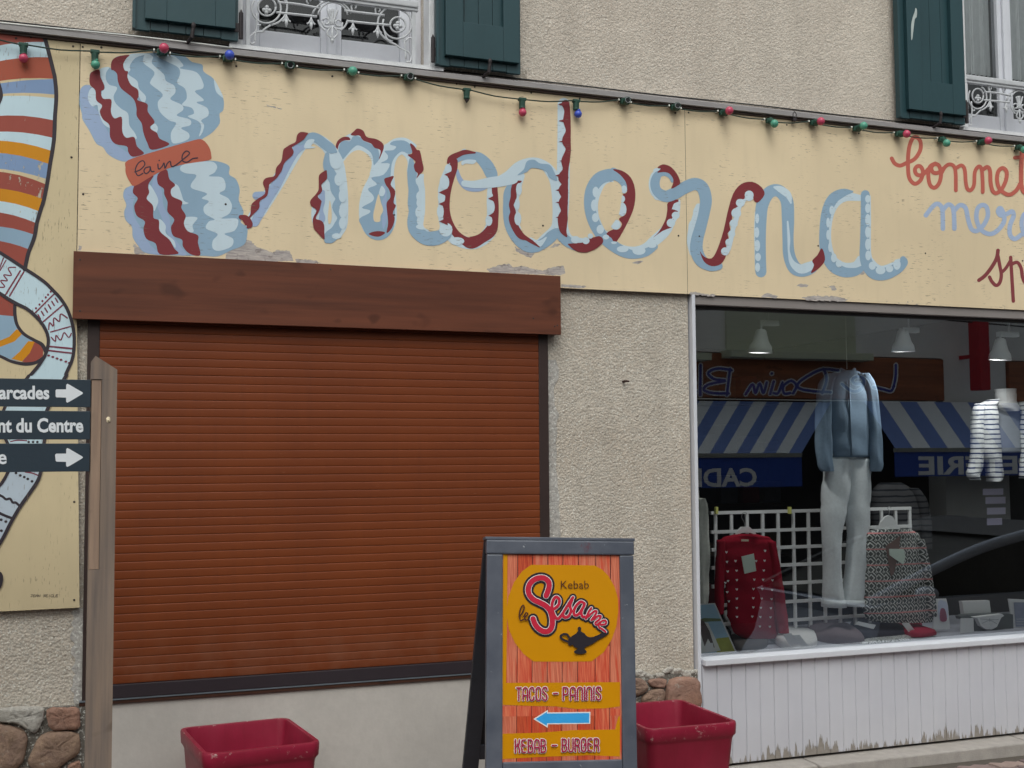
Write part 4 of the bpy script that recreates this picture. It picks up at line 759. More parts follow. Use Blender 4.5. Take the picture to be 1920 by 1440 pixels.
def uwin(label, x0, x1, z0, z1):
    t = thing('upper_window', label, 'window', (x0, .2, z0)); Yw = .20
    b = B(); b.box(x0, x0 + .06, Yw, Yw + .06, z0, z1, bev=.004); b.box(x1 - .06, x1, Yw, Yw + .06, z0, z1, bev=.004); b.box(x0 + .06, x1 - .06, Yw, Yw + .06, z0, z0 + .05, bev=.004); b.box(x0 + .06, x1 - .06, Yw, Yw + .06, z1 - .05, z1, bev=.004); b.out('frame', m_white, t)
    cx = (x0 + x1) / 2
    for sx0, sx1, nm in ((x0 + .062, cx - .001, 'sash'), (cx + .001, x1 - .062, 'sash')):
        b = B(); b.box(sx0, sx0 + .05, Yw - .012, Yw + .04, z0 + .052, z1 - .052, bev=.005); b.box(sx1 - .05, sx1, Yw - .012, Yw + .04, z0 + .052, z1 - .052, bev=.005)
        b.box(sx0 + .05, sx1 - .05, Yw - .008, Yw + .036, z0 + .052, z0 + .15, bev=.005); b.box(sx0 + .05, sx1 - .05, Yw - .008, Yw + .036, z1 - .12, z1 - .052, bev=.004)
        sa = b.out('sash', m_white, t)
        mesh('pane', [(sx0 + .05, Yw + .012, z0 + .15), (sx1 - .05, Yw + .012, z0 + .15), (sx1 - .05, Yw + .012, z1 - .12), (sx0 + .05, Yw + .012, z1 - .12)], [(0, 1, 2, 3)], m_glass, sa)
    b = B(); b.box(cx - .022, cx + .022, Yw - .030, Yw - .0125, z0 + .06, z1 - .06, bev=.006); b.out('meeting_bar', m_white, t)
    V = []; F = []; nn = 60
    for s0, s1 in ((x0 + .08, cx - .05), (cx + .05, x1 - .08)):
        base = len(V)
        for k in range(nn + 1):
            x = s0 + (s1 - s0) * k / nn; yy = Yw + .065 + .012 * math.sin(k * 1.1) + .006 * math.sin(k * 2.7)
            V += [(x, yy, z0 + .42), (x, yy, z1)]
        F += [(base + 2 * k, base + 2 * k + 2, base + 2 * k + 3, base + 2 * k + 1) for k in range(nn)]
    mesh('curtain', V, F, m_curt, t)
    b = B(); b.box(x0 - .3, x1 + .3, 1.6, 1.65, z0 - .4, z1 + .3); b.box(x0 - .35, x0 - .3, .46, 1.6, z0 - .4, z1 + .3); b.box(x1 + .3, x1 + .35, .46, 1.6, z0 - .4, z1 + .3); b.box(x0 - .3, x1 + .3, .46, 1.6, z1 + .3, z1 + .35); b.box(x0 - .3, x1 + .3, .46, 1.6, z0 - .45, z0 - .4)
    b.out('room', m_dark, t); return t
uwin('white framed upper window with dark panes behind the ironwork, left of centre', *OPL)
uwin('white framed upper window cut by the right edge, net curtains behind its panes', *OPR)
fr_ = fr(440, 0, 5.053); Y_R = .045
def rail_parts(label):
    t = thing('window_railing', label, 'railing', tuple(W(*fr_(122, 410), Y_R)), 'cast iron railings across the upper windows')
    m = plain('railing_paint', C(160, 161, 164), .5, .06, 30)
    def P3(L): return [W(*fr_(*q), Y_R) for q in L]
    def arc(cx, cy, r0, a0, a1, r1=None, n=14):
        r1 = r1 or r0; return [(cx + (r0 + (r1 - r0) * k / n) * math.cos(R(a0 + (a1 - a0) * k / n)), cy + (r0 + (r1 - r0) * k / n) * math.sin(R(a0 + (a1 - a0) * k / n))) for k in range(n + 1)]
    def part(name, curves, r=.0052, extra=None):
        b = B()
        for L in curves: b.tube(P3(cat(L, False, 3) if len(L) > 2 and len(L) < 12 else L), r, 6)
        if extra: extra(b)
        return b.out(name, m, t, smooth=True)
    pa, pb = W(*fr_(122, 410), Y_R), W(*fr_(1695, 600), Y_R); zt_ = 3.66
    zt_ = W(*fr_(1250, 25), Y_R).z
    for p in (pa, pb): b = B(); b.box(p.x - .009, p.x + .009, Y_R - .009, Y_R + .009, OPL[2] + .008, zt_, bev=.002); b.out('post', m, t)
    b = B(); b.box(pa.x - .02, pb.x + .02, Y_R - .022, Y_R + .022, zt_, zt_ + .03, bev=.006); b.box(pa.x - .02, pb.x + .02, Y_R - .014, Y_R + .014, zt_ - .014, zt_, bev=.002); b.out('handrail', m, t)
    part('cross_rail', [[(410, 22), (600, 40), (800, 78)]], .0058); part('cross_rail', [[(1040, 100), (1240, 125), (1420, 145)]], .0058)
    part('cross_rail', [[(395, 118), (600, 138), (780, 158)]], .0058); part('cross_rail', [[(1065, 200), (1260, 220), (1480, 240)]], .0058)
    def sc(cx, cy, m_): # scroll roundel, m_=1 normal, -1 mirrored
        A = [arc(cx, cy, 82, 0, 360, n=20), arc(cx, cy, 132, 90 - 90 * m_ - 60 * m_, 90 - 90 * m_ + 200 * m_, n=18)]
        return A
    part('scroll_roundel', [arc(305, 65, 85, 0, 360, n=20), arc(300, 82, 138, -60, 215, n=18), arc(320, 60, 178, -50, 80, n=12)], .0048, lambda b: [b.ball(W(*fr_(305 + dx, 95 + dy), Y_R), .010, seg=8, rings=6) for dx, dy in ((0, 0), (-26, 0), (26, 5), (0, -26), (-5, 24))])
    part('scroll_roundel', [arc(1545, 235, 72, -60, 330, n=20), arc(1540, 230, 138, -75, 200, n=18), arc(1525, 225, 170, 100, 270, n=12)], .0048, lambda b: [b.ball(W(*fr_(1545 + dx, 245 + dy), Y_R), .010, seg=8, rings=6) for dx, dy in ((0, 0), (-26, 0), (26, 5), (0, -26), (-5, 24))])
    part('corner_scroll', [[(340, 238), (270, 285), (275, 300), (200, 305), (150, 345), (140, 390), (165, 415), (195, 400)], [(205, 130), (210, 230), (195, 330), (192, 390)], [(205, 240), (250, 235)]], .0045)
    part('corner_scroll', [[(1420, 300), (1450, 380), (1540, 430), (1555, 450), (1640, 490), (1675, 540), (1660, 585), (1625, 585)], [(1600, 330), (1615, 440), (1622, 560)], [(1610, 400), (1650, 360), (1690, 375)]], .0045)
    part('centre_roundel', [arc(930, 165, 142, 190, 350, n=16), arc(930, 165, 142, 10, 60, n=6), arc(930, 165, 142, 120, 170, n=6), arc(920, 200, 195, 200, 338, n=14), arc(868, 205, 36, -160, 120, 22), arc(985, 215, 36, 60, 340, 22), [(830, 205), (850, 255), (900, 262)], [(1020, 215), (1010, 275), (950, 268)]], .0046)
    part('palmette', [[(925, 230), (905, 170), (880, 90)], [(925, 230), (918, 160), (908, 85)], [(925, 230), (930, 160), (935, 85)], [(925, 230), (950, 165), (975, 95)], [(900, 205), (950, 205)], [(905, 225), (948, 225)]], .0050)
    part('pendant', [[(925, 245), (885, 290), (880, 330), (925, 355), (968, 335), (970, 295), (925, 245)], [(925, 250), (925, 410)], [(895, 340), (925, 370), (955, 345)]], .0045, lambda b: b.ball(W(*fr_(925, 385), Y_R), .009, seg=8, rings=6))
    for x, y in ((490, 150), (725, 175), (1120, 228), (1355, 255)):
        def ex(b, x=x, y=y):
            p, q = W(*fr_(x, y + 40), Y_R), W(*fr_(x, y + 105), Y_R); b.tube([p, p + (q - p) * .5, q], [.008, .0075, .002], 7)
        part('spear_drop', [[(x, y - 35), (x, y + 90)], [(x - 40, y + 50), (x - 20, y + 40), (x, y)], [(x + 40, y + 55), (x + 20, y + 42), (x, y)]], .0042, ex)
    for x, y in ((1125, 62), (1352, 92), (490, -30), (700, -12)):
        part('curl', [arc(x, y, 26, 60, -200, 20, 10) + [(x - 16, y + 30), (x, y + 55)]], .0042)
    return t
r1 = rail_parts('white ironwork railing across the left of centre upper window, seen whole')
r2 = copy_tree(r1); r2['label'] = 'white ironwork railing cut by the right edge, beside the scraped shutter'
off = W(1812, 215, Y_R).x - W(*fr_(122, 410), Y_R).x; r2.location.x += off
# ================================================================ STRING OF COLOURED BULBS
m_sock = plain('socket_green', C(28, 58, 48), .5, .1, 40); m_wire = plain('wire_green', C(34, 48, 42), .6, .1); m_clip = plain('clip_white', C(190, 188, 182), .5, .05)
BC = dict(r=C(160, 58, 82), g=C(70, 130, 110), b=C(54, 72, 158)); m_bulb = {k: plain('bulb_' + k, v, .25, .06, 30, bd=0, spec=.45) for k, v in BC.items()}
m_hole = plain('socket_hole', C(12, 14, 14), .5, .1)
gar = thing('string_light', 'green cable of coloured party bulbs strung along the fascia top', 'string lights', (0, 0, 3.38))
LT = [(44, 88, 'd', 'r', 44, 109), (178, 101, 'd', 'g', 179, 121), (304, 97, 'o', 'r', 308, 89), (427, 109, 'o', 'b', 431, 102), (543, 122, 'o', 0, 545, 122), (659, 134, 'o', 'g', 662, 133), (766, 145, 'o', 0, 771, 142),
      (875, 172, 'd', 0, 875, 186), (979, 190, 'd', 'r', 980, 211), (1080, 193, 'd', 'b', 1084, 214), (1172, 190, 'o', 0, 1180, 186), (1266, 201, 'o', 0, 1273, 196), (1357, 211, 'o', 'r', 1369, 207), (1444, 226, 'o', 'g', 1455, 234),
      (1527, 230, 'o', 'r', 1541, 227), (1607, 241, 'o', 'g', 1621, 235), (1686, 251, 'o', 'r', 1703, 251), (1767, 261, 'o', 'g', 1779, 272), (1840, 267, 'o', 'r', 1855, 263), (1911, 276, 'o', 'g', 1924, 282)]
pts = [W(-40, 62, -.03)]
for (x, y, k, c, bx, by) in LT:
    p = W(x, y, -.028); S = B()
    if k == 'd':
        S.box(p.x - .019, p.x + .019, p.y - .014, p.y + .012, p.z + .002, p.z + .016, bev=.003); S.lathe(p + Vector((0, 0, .004)), (0, 0, -1), [(0, .016), (.03, .0145), (.036, .0155), (.040, .0145)], 12)
        pts += [p + Vector((-.02, 0, .010)), p + Vector((.02, 0, .010))]
        so_ = S.out('socket', m_sock, gar)
        bc = W(bx, by, -.03) if c else None
        if c: b = B(); b.ball(bc, .0195, seg=16, rings=12); b.lathe(bc + Vector((0, 0, .016)), (0, 0, 1), [(0, .014), (.008, .011)], 12); b.out('bulb', m_bulb[c], so_, smooth=True)
        else: b = B(); b.lathe(p + Vector((0, 0, -.036)), (0, 0, -1), [(0, .010), (.008, .010), (.014, .004), (.018, .003)], 10); b.out('lamp_contact', m_iron, so_)
    else:
        e = W(bx, by, -.085); ax = (e - p).normalized()
        S.box(p.x - .022, p.x + .022, p.y - .008, p.y + .014, p.z - .015, p.z + .012, bev=.004); S.lathe(p, ax, [(0, .018), (.032, .0165), (.036, .0175)], 14)
        so_ = S.out('socket', m_sock, gar)
        pts += [p + Vector((-.036, .004, .004)), p + Vector((.036, .006, -.004))]
        if c: b = B(); b.ball(p + ax * .050, .0215, seg=16, rings=12); b.out('bulb', m_bulb[c], so_, smooth=True)
        else:
            b = B(); b.lathe(p + ax * .0345, ax, [(0, .0145), (.003, .0145)], 14); b.out('hole', m_hole, so_)
            b = B(); b.tube([p + ax * .038 + Vector((math.cos(t), 0, math.sin(t))) * .0135 for t in [2 * math.pi * j / 12 for j in range(13)]], .0016, 5, cap=False); b.out('contact_ring', plain('ring_metal', C(120, 122, 124), .3, .1), so_)
        b = B()
        for sx in (-.034, .034): b.box(p.x + sx - .003, p.x + sx + .003, -.030, .0, p.z - .002 - sx * .1, p.z + .007 - sx * .1, bev=.001)
        b.out('cable_clip', m_clip, gar)
Q = [pts[0]]
for a, b_ in zip(pts, pts[1:]):
    mid = (a + b_) / 2; mid.z -= min(.012, (b_ - a).length * .03); Q += [mid, b_]
b = B(); b.tube([Vector(q) for q in cat([tuple(q) for q in Q], False, 3)], .0033, 6); b.out('cable', m_wire, gar, smooth=True)
b = B(); p = W(1490, 223, -.03); b.box(p.x - .010, p.x + .010, -.035, -.015, p.z - .012, p.z + .006, bev=.003)
b.tube([p + Vector((-.009, 0, .006)), p + Vector((-.010, 0, .028)), p + Vector((0, 0, .04)), p + Vector((.010, 0, .028)), p + Vector((.009, 0, .006))], .0025, 6); b.out('hook', m_iron, gar)
b = B(); p = W(184, 270, 0)
# ================================================================ SHOPFRONT
SX0, SX1, SZ0, SZ1 = 3.012, 6.0, .602, 2.452
shop = thing('shopfront', 'white timber shopfront with a large reflecting window and vertical boarding below', 'shopfront', (SX0, 0, .07))
b = B(); b.box(3.008, 3.027, -.002, .12, .07, SZ1 - .0, bev=.002); b.out('jamb', m_white, shop)
b = B(); b.box(3.033, SX1, .012, .10, 2.404, SZ1 - .001, bev=.002); b.out('head_board', plain('grey_head', C(112, 106, 104), .6, .06, 8, (1, 6, 6)), shop)
b = B(); b.box(3.033, SX1, .05, .09, 2.388, 2.4035); b.out('gasket', plain('gasket', C(44, 42, 42), .5, .1), shop)
b = B(); b.box(3.033, SX1, -.032, .10, .572, .602, bev=.004); b.out('sill', m_white, shop)
gm = N('shop_glass'); gl = gm.new('BsdfGlossy'); gl.inputs['Roughness'].default_value = 0.; gl.inputs[0].default_value = (.92, .96, 1, 1); tr = gm.new('BsdfTransparent'); tr.inputs[0].default_value = (.90, .95, .96, 1)
mx = gm.new('MixShader'); fz = gm.new('Fresnel'); fz.inputs[0].default_value = 1.52; q = gm.math('MULTIPLY', fz.outputs[0], 4.6); q = gm.math('ADD', q, .045)
gm.l.new(q, mx.inputs[0]); gm.l.new(tr.outputs[0], mx.inputs[1]); gm.l.new(gl.outputs[0], mx.inputs[2]); gm.l.new(mx.outputs[0], gm.out.inputs[0])
mesh('glass', [(3.033, GLY, .6025), (SX1, GLY, .6025), (SX1, GLY, 2.388), (3.033, GLY, 2.388)], [(0, 1, 2, 3)], gm.m, shop)
# boarding with paint lost along the foot
s = N('boarding_paint'); p = s.pos(); z = s.new('SeparateXYZ'); s.l.new(p, z.inputs[0])
nz = s.noise(s.pos((58, 10, 3.2)), 1.0, 6, .65); n2 = s.noise(s.pos((5, 1, 1)), 1., 3)
e = s.ramp(z.outputs[2], .064, .19, .30, -.12); f = s.math('ADD', s.math('ADD', nz, e), s.ramp(n2, .36, .66, -.12, .14)); fl = s.ramp(f, .70, .712)
base = s.mix(s.ramp(s.noise(p, 3, 4), .3, .7), C(160, 160, 167), C(166, 166, 172)); base = s.mix(s.ramp(z.outputs[2], .06, .3, .2, 0), base, C(132, 128, 126))
rustn = s.ramp(s.noise(p, 45, 2), .70, .76)
col = s.mix(fl, base, s.mix(rustn, s.mix(s.noise(p, 60, 4), C(104, 98, 92), C(128, 122, 116)), C(120, 84, 60)))
s.bump(s.math('MULTIPLY', fl, -1.), .0012); m_brd = s.fin(col, .5, .35)
bw = .0835; k = 0; x = 3.034
def board_mesh(wd):
    V = []; g = .0035
    for z_ in (.0725, .5715):
        V += [(0, .02, z_), (0, .005, z_), (g, .001, z_), (wd - g, .001, z_), (wd, .005, z_), (wd, .02, z_)]
    me = bpy.data.meshes.new('board'); me.from_pydata(V, [], [(j, j + 1, 7 + j, 6 + j) for j in range(5)] + [(0, 5, 4, 3, 2, 1), (6, 7, 8, 9, 10, 11)]); me.materials.append(m_brd); me.update(); return me
bme = board_mesh(bw - .0012)
while x < SX1 - .08:
    o = bpy.data.objects.new('board', bme); COL.objects.link(o); o.parent = shop; o.location = Vector((x, random.uniform(0, .0007), 0)) - shop.location; x += bw
b = B(); b.box(3.033, SX1, .0205, .06, .067, .572); b.out('back_frame', m_guide, shop)
# interior shell
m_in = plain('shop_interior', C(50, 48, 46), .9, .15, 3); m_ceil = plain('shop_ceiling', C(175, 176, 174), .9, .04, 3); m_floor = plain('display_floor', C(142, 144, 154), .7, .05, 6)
rm = tag(thing('shop_room', None, None), kind='structure')
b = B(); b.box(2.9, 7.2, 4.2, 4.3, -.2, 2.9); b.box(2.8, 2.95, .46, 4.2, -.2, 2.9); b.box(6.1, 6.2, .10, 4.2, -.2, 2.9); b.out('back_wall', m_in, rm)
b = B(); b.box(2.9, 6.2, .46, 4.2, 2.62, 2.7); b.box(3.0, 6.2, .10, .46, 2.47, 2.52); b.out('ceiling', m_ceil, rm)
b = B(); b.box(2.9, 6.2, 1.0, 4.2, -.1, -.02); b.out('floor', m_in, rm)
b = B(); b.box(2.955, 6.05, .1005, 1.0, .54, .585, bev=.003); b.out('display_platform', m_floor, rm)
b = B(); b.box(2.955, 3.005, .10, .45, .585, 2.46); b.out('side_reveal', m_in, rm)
# ceiling spots
m_spot = plain('spot_white', (.88, .89, .88, 1), .35, .03, spec=.5)
def spot(label, px, py, tilt, bx, by):
    p = W(px, py, .19); t = thing('ceiling_spot', label, 'spotlight', tuple(p), 'white ceiling spots in the shop window')
    b = B(); ax = Vector((tilt, .05, -1)).normalized()
    b.lathe(p, ax, [(0, .018), (.01, .03), (.03, .034), (.07, .045), (.095, .060), (.13, .0655), (.128, .061), (.06, .03)], 20); b.out('shade', m_spot, t, smooth=True)
    ld = bpy.data.lights.new('spot_lamp', 'SPOT'); ld.energy = 15; ld.spot_size = R(125); ld.spot_blend = .8; ld.shadow_soft_size = .04; ld.color = (1, .98, .94)
    lo = bpy.data.objects.new('spot_lamp', ld); COL.objects.link(lo); lo.parent = t; lo.location = ax * .10; lo.rotation_euler = (-Vector((tilt, .42, -1))).to_track_quat('Z', 'Y').to_euler()
    q = W(bx, by, .19); b = B(); b.box(min(p.x, q.x) - .015, max(p.x, q.x) + .06, .17, .21, q.z - .012, q.z + .018, bev=.003); b.tube([p, Vector((p.x, .19, q.z))], .007, 6); b.tube([Vector((q.x, .19, q.z)), Vector((q.x, .19, 2.47))], .006, 6); b.out('mount', m_spot, t)
spot('white ceiling spot nearest the pillar in the shop window', 1427, 617, -.03, 1440, 607)
spot('white ceiling spot in the middle, above the red hanging reflection', 1693, 617, .02, 1704, 620)
spot('white ceiling spot nearest the right edge above the striped cardigan', 1876, 634, -.04, 1892, 628)
# ---------------------------------------------------------------- garments on show
F13 = fr(1290, 880, 3.0476); F12 = fr(1290, 540, 3.0476); F14 = fr(1560, 1000, 5.3333); F15 = fr(1290, 880, 4)
def cloth(name, c, c2=None, sc=60, rough=.9): return plain(name, c, rough, .07, sc, bd=.0012, spec=.15)
m_blueknit = cloth('blue_knit', C(84, 98, 112, .42)); m_jean = cloth('white_denim', (.84, .88, .9, 1)); m_redknit = cloth('red_knit', C(104, 12, 28, .40))
# trousers + cardigan on a hanging form
t = thing('cardigan', 'grey blue cardigan hanging over white trousers in the shop window', 'cardigan', tuple(W(1585, 860, .33)))
b = B()
rows(b, [(695, 1575, 1600), (700, 1560, 1614), (712, 1548, 1627), (735, 1547, 1632), (765, 1552, 1633), (800, 1557, 1631), (830, 1559, 1629), (857, 1561, 1630)], .41, .10, fold=.10)
b.box(W(1594, 800, .36).x - .004, W(1594, 800, .36).x + .004, .352, .36, W(1594, 855, .36).z, W(1594, 712, .36).z)
b.out('body', m_blueknit, t, smooth=True)
for L_, Y in (([(700, 1552, 1572), (720, 1536, 1562), (760, 1531, 1558), (800, 1529, 1558), (840, 1530, 1559), (872, 1534, 1560), (884, 1541, 1562)], .37), ([(700, 1606, 1628), (720, 1620, 1640), (760, 1628, 1645), (800, 1630, 1650), (840, 1631, 1652), (870, 1632, 1653), (884, 1634, 1650)], .37)):
    b = B(); rows(b, L_, Y, .07, fold=.13, ph=1); b.out('sleeve', m_blueknit, t, smooth=True)
b = B(); A = W(1575, 692, .41); D_ = W(1602, 692, .41); b.tube([A, (A + D_) / 2 + Vector((0, -.03, -.03)), D_], .010, 6); b.out('neckband', m_blueknit, t)
b = B(); A = W(1588, 692, .41); b.tube([A, A + Vector((0, 0, .62))], .0015, 4); b.out('hanging_line', m_clip, t)
t = thing('trousers', 'long white trousers hanging below the grey blue cardigan', 'trousers', tuple(W(1585, 1140, .52)))
b = B(); rows(b, [(850, 1549, 1630), (862, 1548, 1631)], .44, .10, fold=.02); b.out('waistband', m_jean, t, smooth=True)
b = B(); rows(b, [(860, 1547, 1598), (890, 1545, 1596), (930, 1542, 1590), (960, 1541, 1585), (1000, 1543, 1576), (1050, 1547, 1572), (1100, 1545, 1576), (1126, 1544, 1582)], .44, .12, fold=.05); b.out('leg', m_jean, t, smooth=True)
b = B(); rows(b, [(860, 1584, 1631), (890, 1585, 1631), (930, 1587, 1630), (960, 1587, 1628), (1000, 1590, 1626), (1050, 1589, 1624), (1100, 1584, 1620), (1126, 1579, 1617)], .44, .12, fold=.05, ph=2); b.out('leg', m_jean, t, smooth=True)
b = B(); rows(b, [(1124, 1543, 1583), (1138, 1544, 1583)], .44, .135, fold=.02); rows(b, [(1124, 1578, 1619), (1136, 1578, 1618)], .44, .135, fold=.02, ph=1); b.out('turned_cuff', m_jean, t, smooth=True)
# red sweater with hearts
t = thing('sweater', 'red sweater scattered with small white hearts on a pale hanger', 'sweater', tuple(W(1400, 1180, .42)))
f = F15
b = B(); rows(b, [(485, 370, 510), (495, 320, 550), (510, 270, 610), (540, 225, 640), (600, 222, 652), (700, 240, 665), (800, 262, 668), (900, 275, 665), (1000, 285, 660), (1100, 300, 665), (1200, 330, 672), (1265, 400, 660)], .42, .09, fold=.06, f=f); b.out('body', m_redknit, t, smooth=True)
b = B(); rows(b, [(530, 222, 270), (620, 218, 275), (720, 212, 270), (820, 208, 266), (920, 204, 264), (1000, 206, 262), (1085, 210, 258)], .39, .06, fold=.08, f=f); b.out('sleeve', m_redknit, t, smooth=True)
b = B(); rows(b, [(540, 600, 650), (640, 615, 668), (760, 630, 690), (880, 640, 708), (1000, 648, 726), (1120, 655, 744), (1228, 672, 752)], .39, .06, fold=.08, f=f, ph=2); b.out('sleeve', m_redknit, t, smooth=True)
hp = Paint(lambda x, y, h: W(x, y, .345 - h), f, [plain('heart_white', C(200, 190, 190), .8, .05), plain('neck_label', C(180, 170, 150), .8, .05), plain('tag_card', C(170, 182, 172), .7, .05), plain('tag_print', C(90, 100, 104), .8, .1)])
for x, y in ((288, 622), (578, 612), (292, 695), (357, 688), (510, 688), (574, 686), (298, 767), (364, 761), (569, 759), (300, 838), (280, 852), (366, 831), (497, 828), (563, 828), (634, 833), (294, 922), (366, 901), (491, 898), (557, 899), (631, 905), (306, 990), (366, 971), (489, 967), (553, 970), (627, 974), (366, 1040), (490, 1036), (547, 1039), (622, 1042), (367, 1107), (482, 1105), (543, 1108), (619, 1111), (539, 1179), (614, 1181)):
    hp.poly(0, [(x, y - 4), (x + 5, y - 9), (x + 9, y - 5), (x + 1, y + 9), (x - 9, y - 4), (x - 5, y - 9)], sub=2)
hp.out('heart', t)
hp.V, hp.F, hp.I = [], [], []; hp.poly(1, [(400, 525), (455, 525), (455, 540), (400, 540)], sharp=True); hp.out('neck_label', t)
b = B(); A = [W(*f(x, y), .325) for x, y in ((402, 655), (494, 632), (512, 762), (424, 783))]; b.hull(A, [p + Vector((0, .003, 0)) for p in A]); b.out('price_tag', hp.mats[2], t)
def hanger(label, L, hook, c, Y, fm):
    t = thing('hanger', label, 'hanger', tuple(W(*fm(*L[0]), Y))); m = plain('hanger_%d' % len(L), c, .4, .05)
    P = [W(*fm(x, y), Y) for x, y in L]; b = B(); b.hull([p + Vector((0, -.008, 0)) for p in P], [p + Vector((0, .008, 0)) for p in P]); b.out('shoulder_bar', m, t)
    b = B(); b.tube([W(*fm(x, y), Y) for x, y in cat(hook, False, 4)], .0018, 5); b.out('hook', plain('hook_metal', C(130, 132, 134), .3, .05, metal=.6), t)
hanger('pale plastic hanger holding the red heart sweater on the white grid', [(350, 500), (372, 460), (400, 432), (455, 430), (490, 462), (520, 500), (470, 478), (420, 470), (390, 480)], [(425, 432), (420, 395), (402, 360), (412, 328), (435, 325), (440, 340)], C(160, 176, 184, .33), .42, F15)
hanger('dark shaped hanger holding the patterned jacket on the white grid', [(1085, 352), (1100, 300), (1125, 270), (1145, 262), (1165, 270), (1185, 305), (1215, 350), (1215, 380), (1080, 380)], [(1148, 262), (1150, 235), (1140, 222), (1152, 212), (1160, 222)], C(52, 60, 66, .33), .40, F13)
# patterned jacket
s = N('fairisle_knit'); p = s.pos((1, 1, 1)); sx = s.new('SeparateXYZ'); s.l.new(p, sx.inputs[0])
u_ = s.math('MULTIPLY', sx.outputs[0], 24.); v_ = s.math('MULTIPLY', sx.outputs[2], 22.)
fu = s.math('ABSOLUTE', s.math('SUBTRACT', s.math('FRACT', u_), .33)); fv = s.math('ABSOLUTE', s.math('SUBTRACT', s.math('FRACT', v_), .33))
dd = s.math('ADD', fu, fv); tri = s.math('ABSOLUTE', s.math('SUBTRACT', s.math('FRACT', s.math('MULTIPLY', dd, 2.0)), .33))
pk = s.ramp(tri, .30, .36); col = s.mix(pk, C(40, 44, 44, .36), C(158, 152, 142, .33)); ln = s.ramp(s.math('FRACT', s.math('MULTIPLY', sx.outputs[2], 11.)), .90, .91)
col = s.mix(ln, col, C(142, 92, 92, .33)); col = s.mix(s.ramp(s.noise(s.pos(), 60, 3), .35, .65, 0, .4), col, C(60, 62, 60, .33)); m_fair = s.fin(col, .95, .1)
t = thing('jacket', 'grey patterned knit jacket on a dark hanger in front of the white grid', 'jacket', tuple(W(1670, 1160, .4)))
b = B(); rows(b, [(340, 1085, 1245), (352, 1040, 1290), (380, 1010, 1320), (440, 1000, 1340), (560, 1000, 1360), (680, 1000, 1385), (780, 1000, 1400), (850, 1010, 1400), (872, 1080, 1380)], .40, .11, fold=.04, f=F13); b.out('body', m_fair, t, smooth=True)
b = B(); rows(b, [(400, 1300, 1340), (480, 1320, 1362), (600, 1340, 1385), (720, 1355, 1402), (840, 1370, 1412)], .37, .07, fold=.06, f=F13); b.out('sleeve', m_fair, t, smooth=True)
V = [W(*F13(x, y), .335) for x, y in ((1150, 455), (1232, 455), (1243, 500), (1230, 545), (1152, 490))]; b = B(); b.hull(V, [p + Vector((0, .003, 0)) for p in V]); b.out('price_tag', hp.mats[2], t)
V = [W(*F13(x, y), .342) for x, y in ((1130, 440), (1212, 380), (1208, 460), (1175, 600), (1160, 610))]; b = B(); b.hull(V, [p + Vector((0, .002, 0)) for p in V]); b.out('neck_opening', plain('lining_brown', C(70, 52, 50, .33), .9, .1), t)
# dark striped sweater further in
def stripemat(name, c, c2, n_, wd):
    s = N(name); p = s.pos((1, 1, 1)); sx = s.new('SeparateXYZ'); s.l.new(p, sx.inputs[0])
    w_ = s.math('ADD', s.math('MULTIPLY', sx.outputs[2], n_), s.math('MULTIPLY', s.noise(s.pos(), 8, 2), .6)); m_ = s.ramp(s.math('FRACT', w_), wd, wd + .03)
    return s.fin(s.mix(m_, c, c2), .9, .1)
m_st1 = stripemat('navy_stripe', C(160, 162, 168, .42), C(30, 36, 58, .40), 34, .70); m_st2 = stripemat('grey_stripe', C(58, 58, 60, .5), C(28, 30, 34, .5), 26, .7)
t = thing('striped_jumper', 'dark grey striped top hanging in shade behind the white grid', 'jumper', tuple(W(1690, 990, 1.0)))
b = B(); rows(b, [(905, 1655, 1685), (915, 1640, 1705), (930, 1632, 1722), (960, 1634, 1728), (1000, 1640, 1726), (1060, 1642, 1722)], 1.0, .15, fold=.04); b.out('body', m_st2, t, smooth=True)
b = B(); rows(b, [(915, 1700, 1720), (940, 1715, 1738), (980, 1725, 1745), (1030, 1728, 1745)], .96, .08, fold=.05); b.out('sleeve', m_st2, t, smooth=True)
# bust with the striped cardigan
F16 = fr(1600, 680, 4.5)
t = thing('bust_form', 'white display bust with a polo neck wearing the striped cardigan', 'mannequin', tuple(W(1887, 790, .33)))
b = B(); rows(b, [(222, 1208, 1358), (240, 1208, 1360), (300, 1215, 1360), (340, 1222, 1366), (372, 1225, 1390), (395, 1260, 1395), (410, 1290, 1370)], .5, .11, f=F16); b.out('neck', plain('bust_white', C(176, 176, 170, .36), .6, .04), t, smooth=True)
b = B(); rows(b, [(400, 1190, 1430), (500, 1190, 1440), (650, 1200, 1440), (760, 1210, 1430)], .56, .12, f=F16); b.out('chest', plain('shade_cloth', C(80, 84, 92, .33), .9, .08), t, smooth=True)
t = thing('striped_cardigan', 'open white cardigan with navy stripes cut by the right edge of the photo', 'cardigan', tuple(W(1880, 900, .33)))
b = B(); rows(b, [(310, 1160, 1200), (330, 1110, 1210), (360, 1065, 1208), (420, 1070, 1205), (520, 1080, 1212), (640, 1088, 1222), (760, 1095, 1232), (880, 1130, 1245), (975, 1140, 1252), (1005, 1150, 1200)], .47, .10, fold=.08, f=F16); b.out('front_panel', m_st1, t, smooth=True)
b = B(); rows(b, [(345, 1045, 1100), (400, 1018, 1085), (500, 1008, 1080), (620, 1000, 1082), (740, 998, 1085), (860, 985, 1080), (945, 965, 1062), (990, 1010, 1050)], .44, .08, fold=.08, f=F16, ph=1); b.out('sleeve', m_st1, t, smooth=True)
